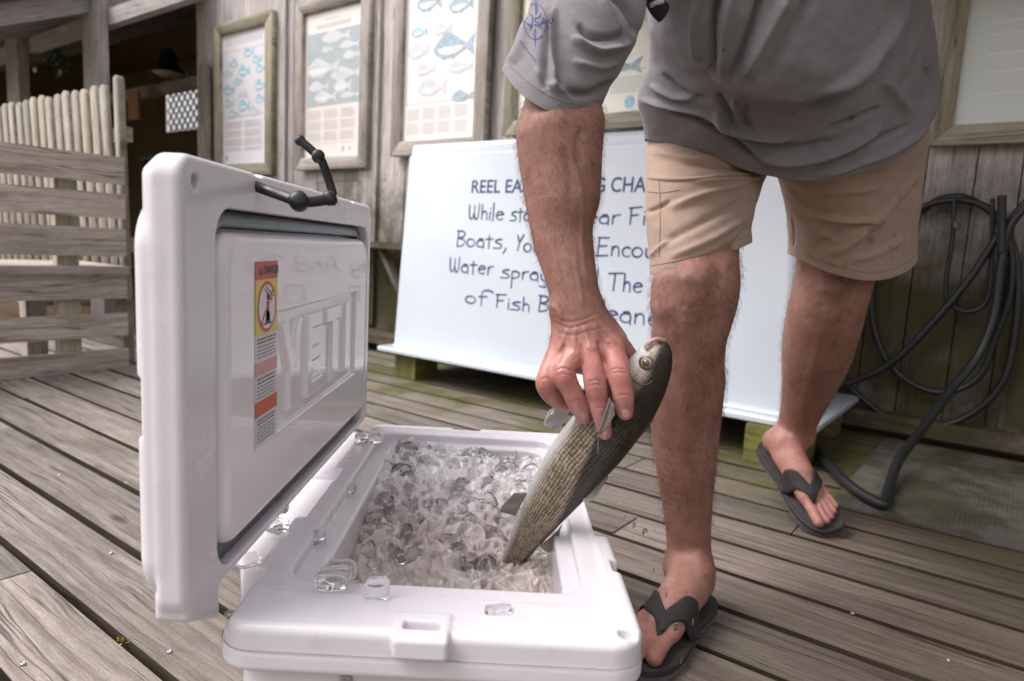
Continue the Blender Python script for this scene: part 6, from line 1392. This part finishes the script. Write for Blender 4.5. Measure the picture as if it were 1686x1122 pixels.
# compass mark on the sleeve, printed onto the cloth
m_prt = plain('blue print', (.055, .085, .21), .8, .2, 200)
def decal(name, polys, bv, par, sub=2):
    V = []; Fs = []
    for poly in polys:
        ids = []; 
        for x, y in poly:
            h_, n_ = hit(bv, x, y)
            if h_ is None: ids = []; break
            if n_ @ (CC - h_) < 0: n_ = -n_
            V.append(h_ + n_ * .0007); ids.append(len(V) - 1)
        if len(ids) > 2: Fs.append(ids)
    if Fs: obj(name, V, Fs, m_prt, par)
cx_, cy_ = 882, 36
def Lp(a, b, w_): 
    (x0, y0), (x1, y1) = a, b; L = math.hypot(x1 - x0, y1 - y0); nx, ny = -(y1 - y0) / L * w_ / 2, (x1 - x0) / L * w_ / 2; k = max(1, int(L / 5)); out = []
    for i in range(k):
        t0, t1 = i / k, (i + 1) / k; out.append([(x0 + (x1 - x0) * t0 + nx, y0 + (y1 - y0) * t0 + ny), (x0 + (x1 - x0) * t1 + nx, y0 + (y1 - y0) * t1 + ny), (x0 + (x1 - x0) * t1 - nx, y0 + (y1 - y0) * t1 - ny), (x0 + (x1 - x0) * t0 - nx, y0 + (y1 - y0) * t0 - ny)])
    return out
polys = []
for t in range(0, 360, 8):
    if t % 90 in (40,): continue
    a0, a1 = rad(t), rad(t + 7); e = lambda a, rx, ry: (cx_ + rx * math.cos(a) - 1, cy_ + ry * math.sin(a)); polys.append([e(a0, 19, 30), e(a1, 19, 30), e(a1, 17.6, 28.5), e(a0, 17.6, 28.5)])
def spike(ang, L, w_, inner=4):
    a = rad(ang); dx, dy = math.cos(a) * .72, math.sin(a); px_, py_ = -math.sin(a), math.cos(a); b = (cx_ + dx * inner, cy_ + dy * inner); m_ = (cx_ + dx * (inner + L * .28), cy_ + dy * (inner + L * .28)); tip = (cx_ + dx * (inner + L), cy_ + dy * (inner + L))
    polys.append([b, (m_[0] + px_ * w_, m_[1] + py_ * w_), tip, (m_[0] - px_ * w_ * .2, m_[1] - py_ * w_ * .2)])
spike(90, 32, 4, 11); spike(-90, 34, 4, 10); spike(40, 13, 2.4, 8); spike(-48, 14, 2.4, 8); spike(135, 13, 2.4, 8); spike(-135, 13, 2.4, 8)
U = [[(868, 31), (868, 40), (871, 43), (875, 43), (877, 40), (877, 31)], [(888, 31), (881, 31), (880, 34), (882, 37), (887, 38), (888, 41), (886, 43), (880, 43)], [(890, 43), (894, 30), (899, 42)], [(892, 38.5), (897, 38)]]
U = [[(x, y - 1) for x, y in l_] for l_ in U]
for l_ in U:
    for a, b in zip(l_[:-1], l_[1:]): polys += Lp(a, b, 2.2)
for l_ in ([(857, 32), (862, 30), (865, 35), (863, 40)], [(903, 35), (908, 30), (911, 33), (905, 38)], [(901, 33), (904, 37)]):
    for a, b in zip(l_[:-1], l_[1:]): polys += Lp(a, b, 1.6)
for i in range(8): polys += Lp((856 + i * 3.4, 68 + i * 4.4), (858 + i * 3.4, 70.6 + i * 4.4), 1.8)
decal('compass_print', polys, bsl, shirt)
# small dark pouch tucked between sleeve and shirt front
V, Fs = tube_mesh(smooth_path([P(1072, -40, .985), P(1075, -8, .965), P(1082, 10, .962), P(1092, 22, .97)], 6), .0135, 12, True, .6); obj('eyeglass_strap', V, Fs, plain('dark strap cloth', (.02, .018, .026), .8), person, smooth=True)
V, Fs = tube_mesh([P(1070, 10, .945), P(1080, 5, .942), P(1092, 2, .945)], .0032, 8); obj('strap_trim', V, Fs, plain('pale trim', (.6, .58, .62), .7), person, smooth=True)

# ------------------------------------------------------------------ water drops
m_w = M('water', .0, (1, 1, 1)); m_w.b.inputs['Transmission Weight'].default_value = 1; m_w.b.inputs['IOR'].default_value = 1.33
drop0 = None
DROPL = ['round clear drop clinging to the fish flank below the hand', 'long drop beside the thread of water on the fish flank', 'long falling drop just off the dark back of the fish', 'tiny falling drop second below the fish back', 'tiny falling drop third below the fish back', 'slim falling drop lowest in the short line under the fish back',
 'lone round drop in the air right beside the upper shin', 'slim drop left of the cluster falling beside the shin', 'long drop in the middle of the cluster beside the shin', 'small drop at the top of the cluster beside the shin', 'biggest falling drop in the cluster beside the shin', 'thin streak of water falling left of the ankle', 'thin streak of water in front of the ankle',
 'thick shining streak of water in front of the sandal strap', 'thin streak of water right of the thick shining one', 'thin streak of water low over the deck below the sandal', 'tiny drop low left of the cluster beside the shin', 'tiny drop low right of the biggest drop', 'clear drop hanging at the pelvic fin under the little finger', 'faint thin streak of water over the heel of the front foot']
for i, (x, y, r_, el, Yd) in enumerate(((981.5, 770, 4.6, 1.0, .805), (992, 738, 4.4, 1.5, .805), (1003, 786, 2.4, 1.7, .82), (1008, 803, 1.6, 1.2, .83), (1012, 812, 1.4, 1.2, .84), (1018, 827, 1.8, 1.6, .85), (1046, 772, 2.2, 1.1, .85), (1030, 853, 2.2, 2.0, .86), (1044, 866, 3.0, 2.2, .86), (1049, 852, 1.6, 1.6, .87), (1062, 876, 5.0, 1.25, .86), (1076, 942, 1.4, 5.5, .9), (1097, 981, 1.1, 5., .92), (1113, 1034, 4.2, 2.4, .90), (1141, 1024, 1.6, 4.0, .95), (1122, 1088, 1.4, 4.5, .92), (1042, 884, 1.3, 1.2, .88), (1080, 893, 1.2, 1.2, .88), (908, 678, 4.2, 1.1, .79), (1130, 978, 1.0, 4.0, .97))):
    c = P(x, y, Yd); s_ = r_ * Yd / 1127
    if drop0 is None:
        drop0 = obj('water_drop', IV + c, IF, m_w.m, base=c, smooth=True); o = drop0
    else:
        o = drop0.copy(); COL.objects.link(o); o.location = tuple(c)
    o.scale = (s_, s_, s_ * el); o['group'] = 'water drops falling from the fish'; o['category'] = 'water drop'
    o['label'] = DROPL[i]
V, Fs = tube_mesh(smooth_path([P(985, 712, .757), P(984.5, 730, .762), P(984, 748, .775)], 5), .0006, 6); tag(obj('water_thread', V, Fs, m_w.m, base=P(985, 712, .757), smooth=True), 'thin thread of water running off the tip of the pectoral fin', 'water thread')
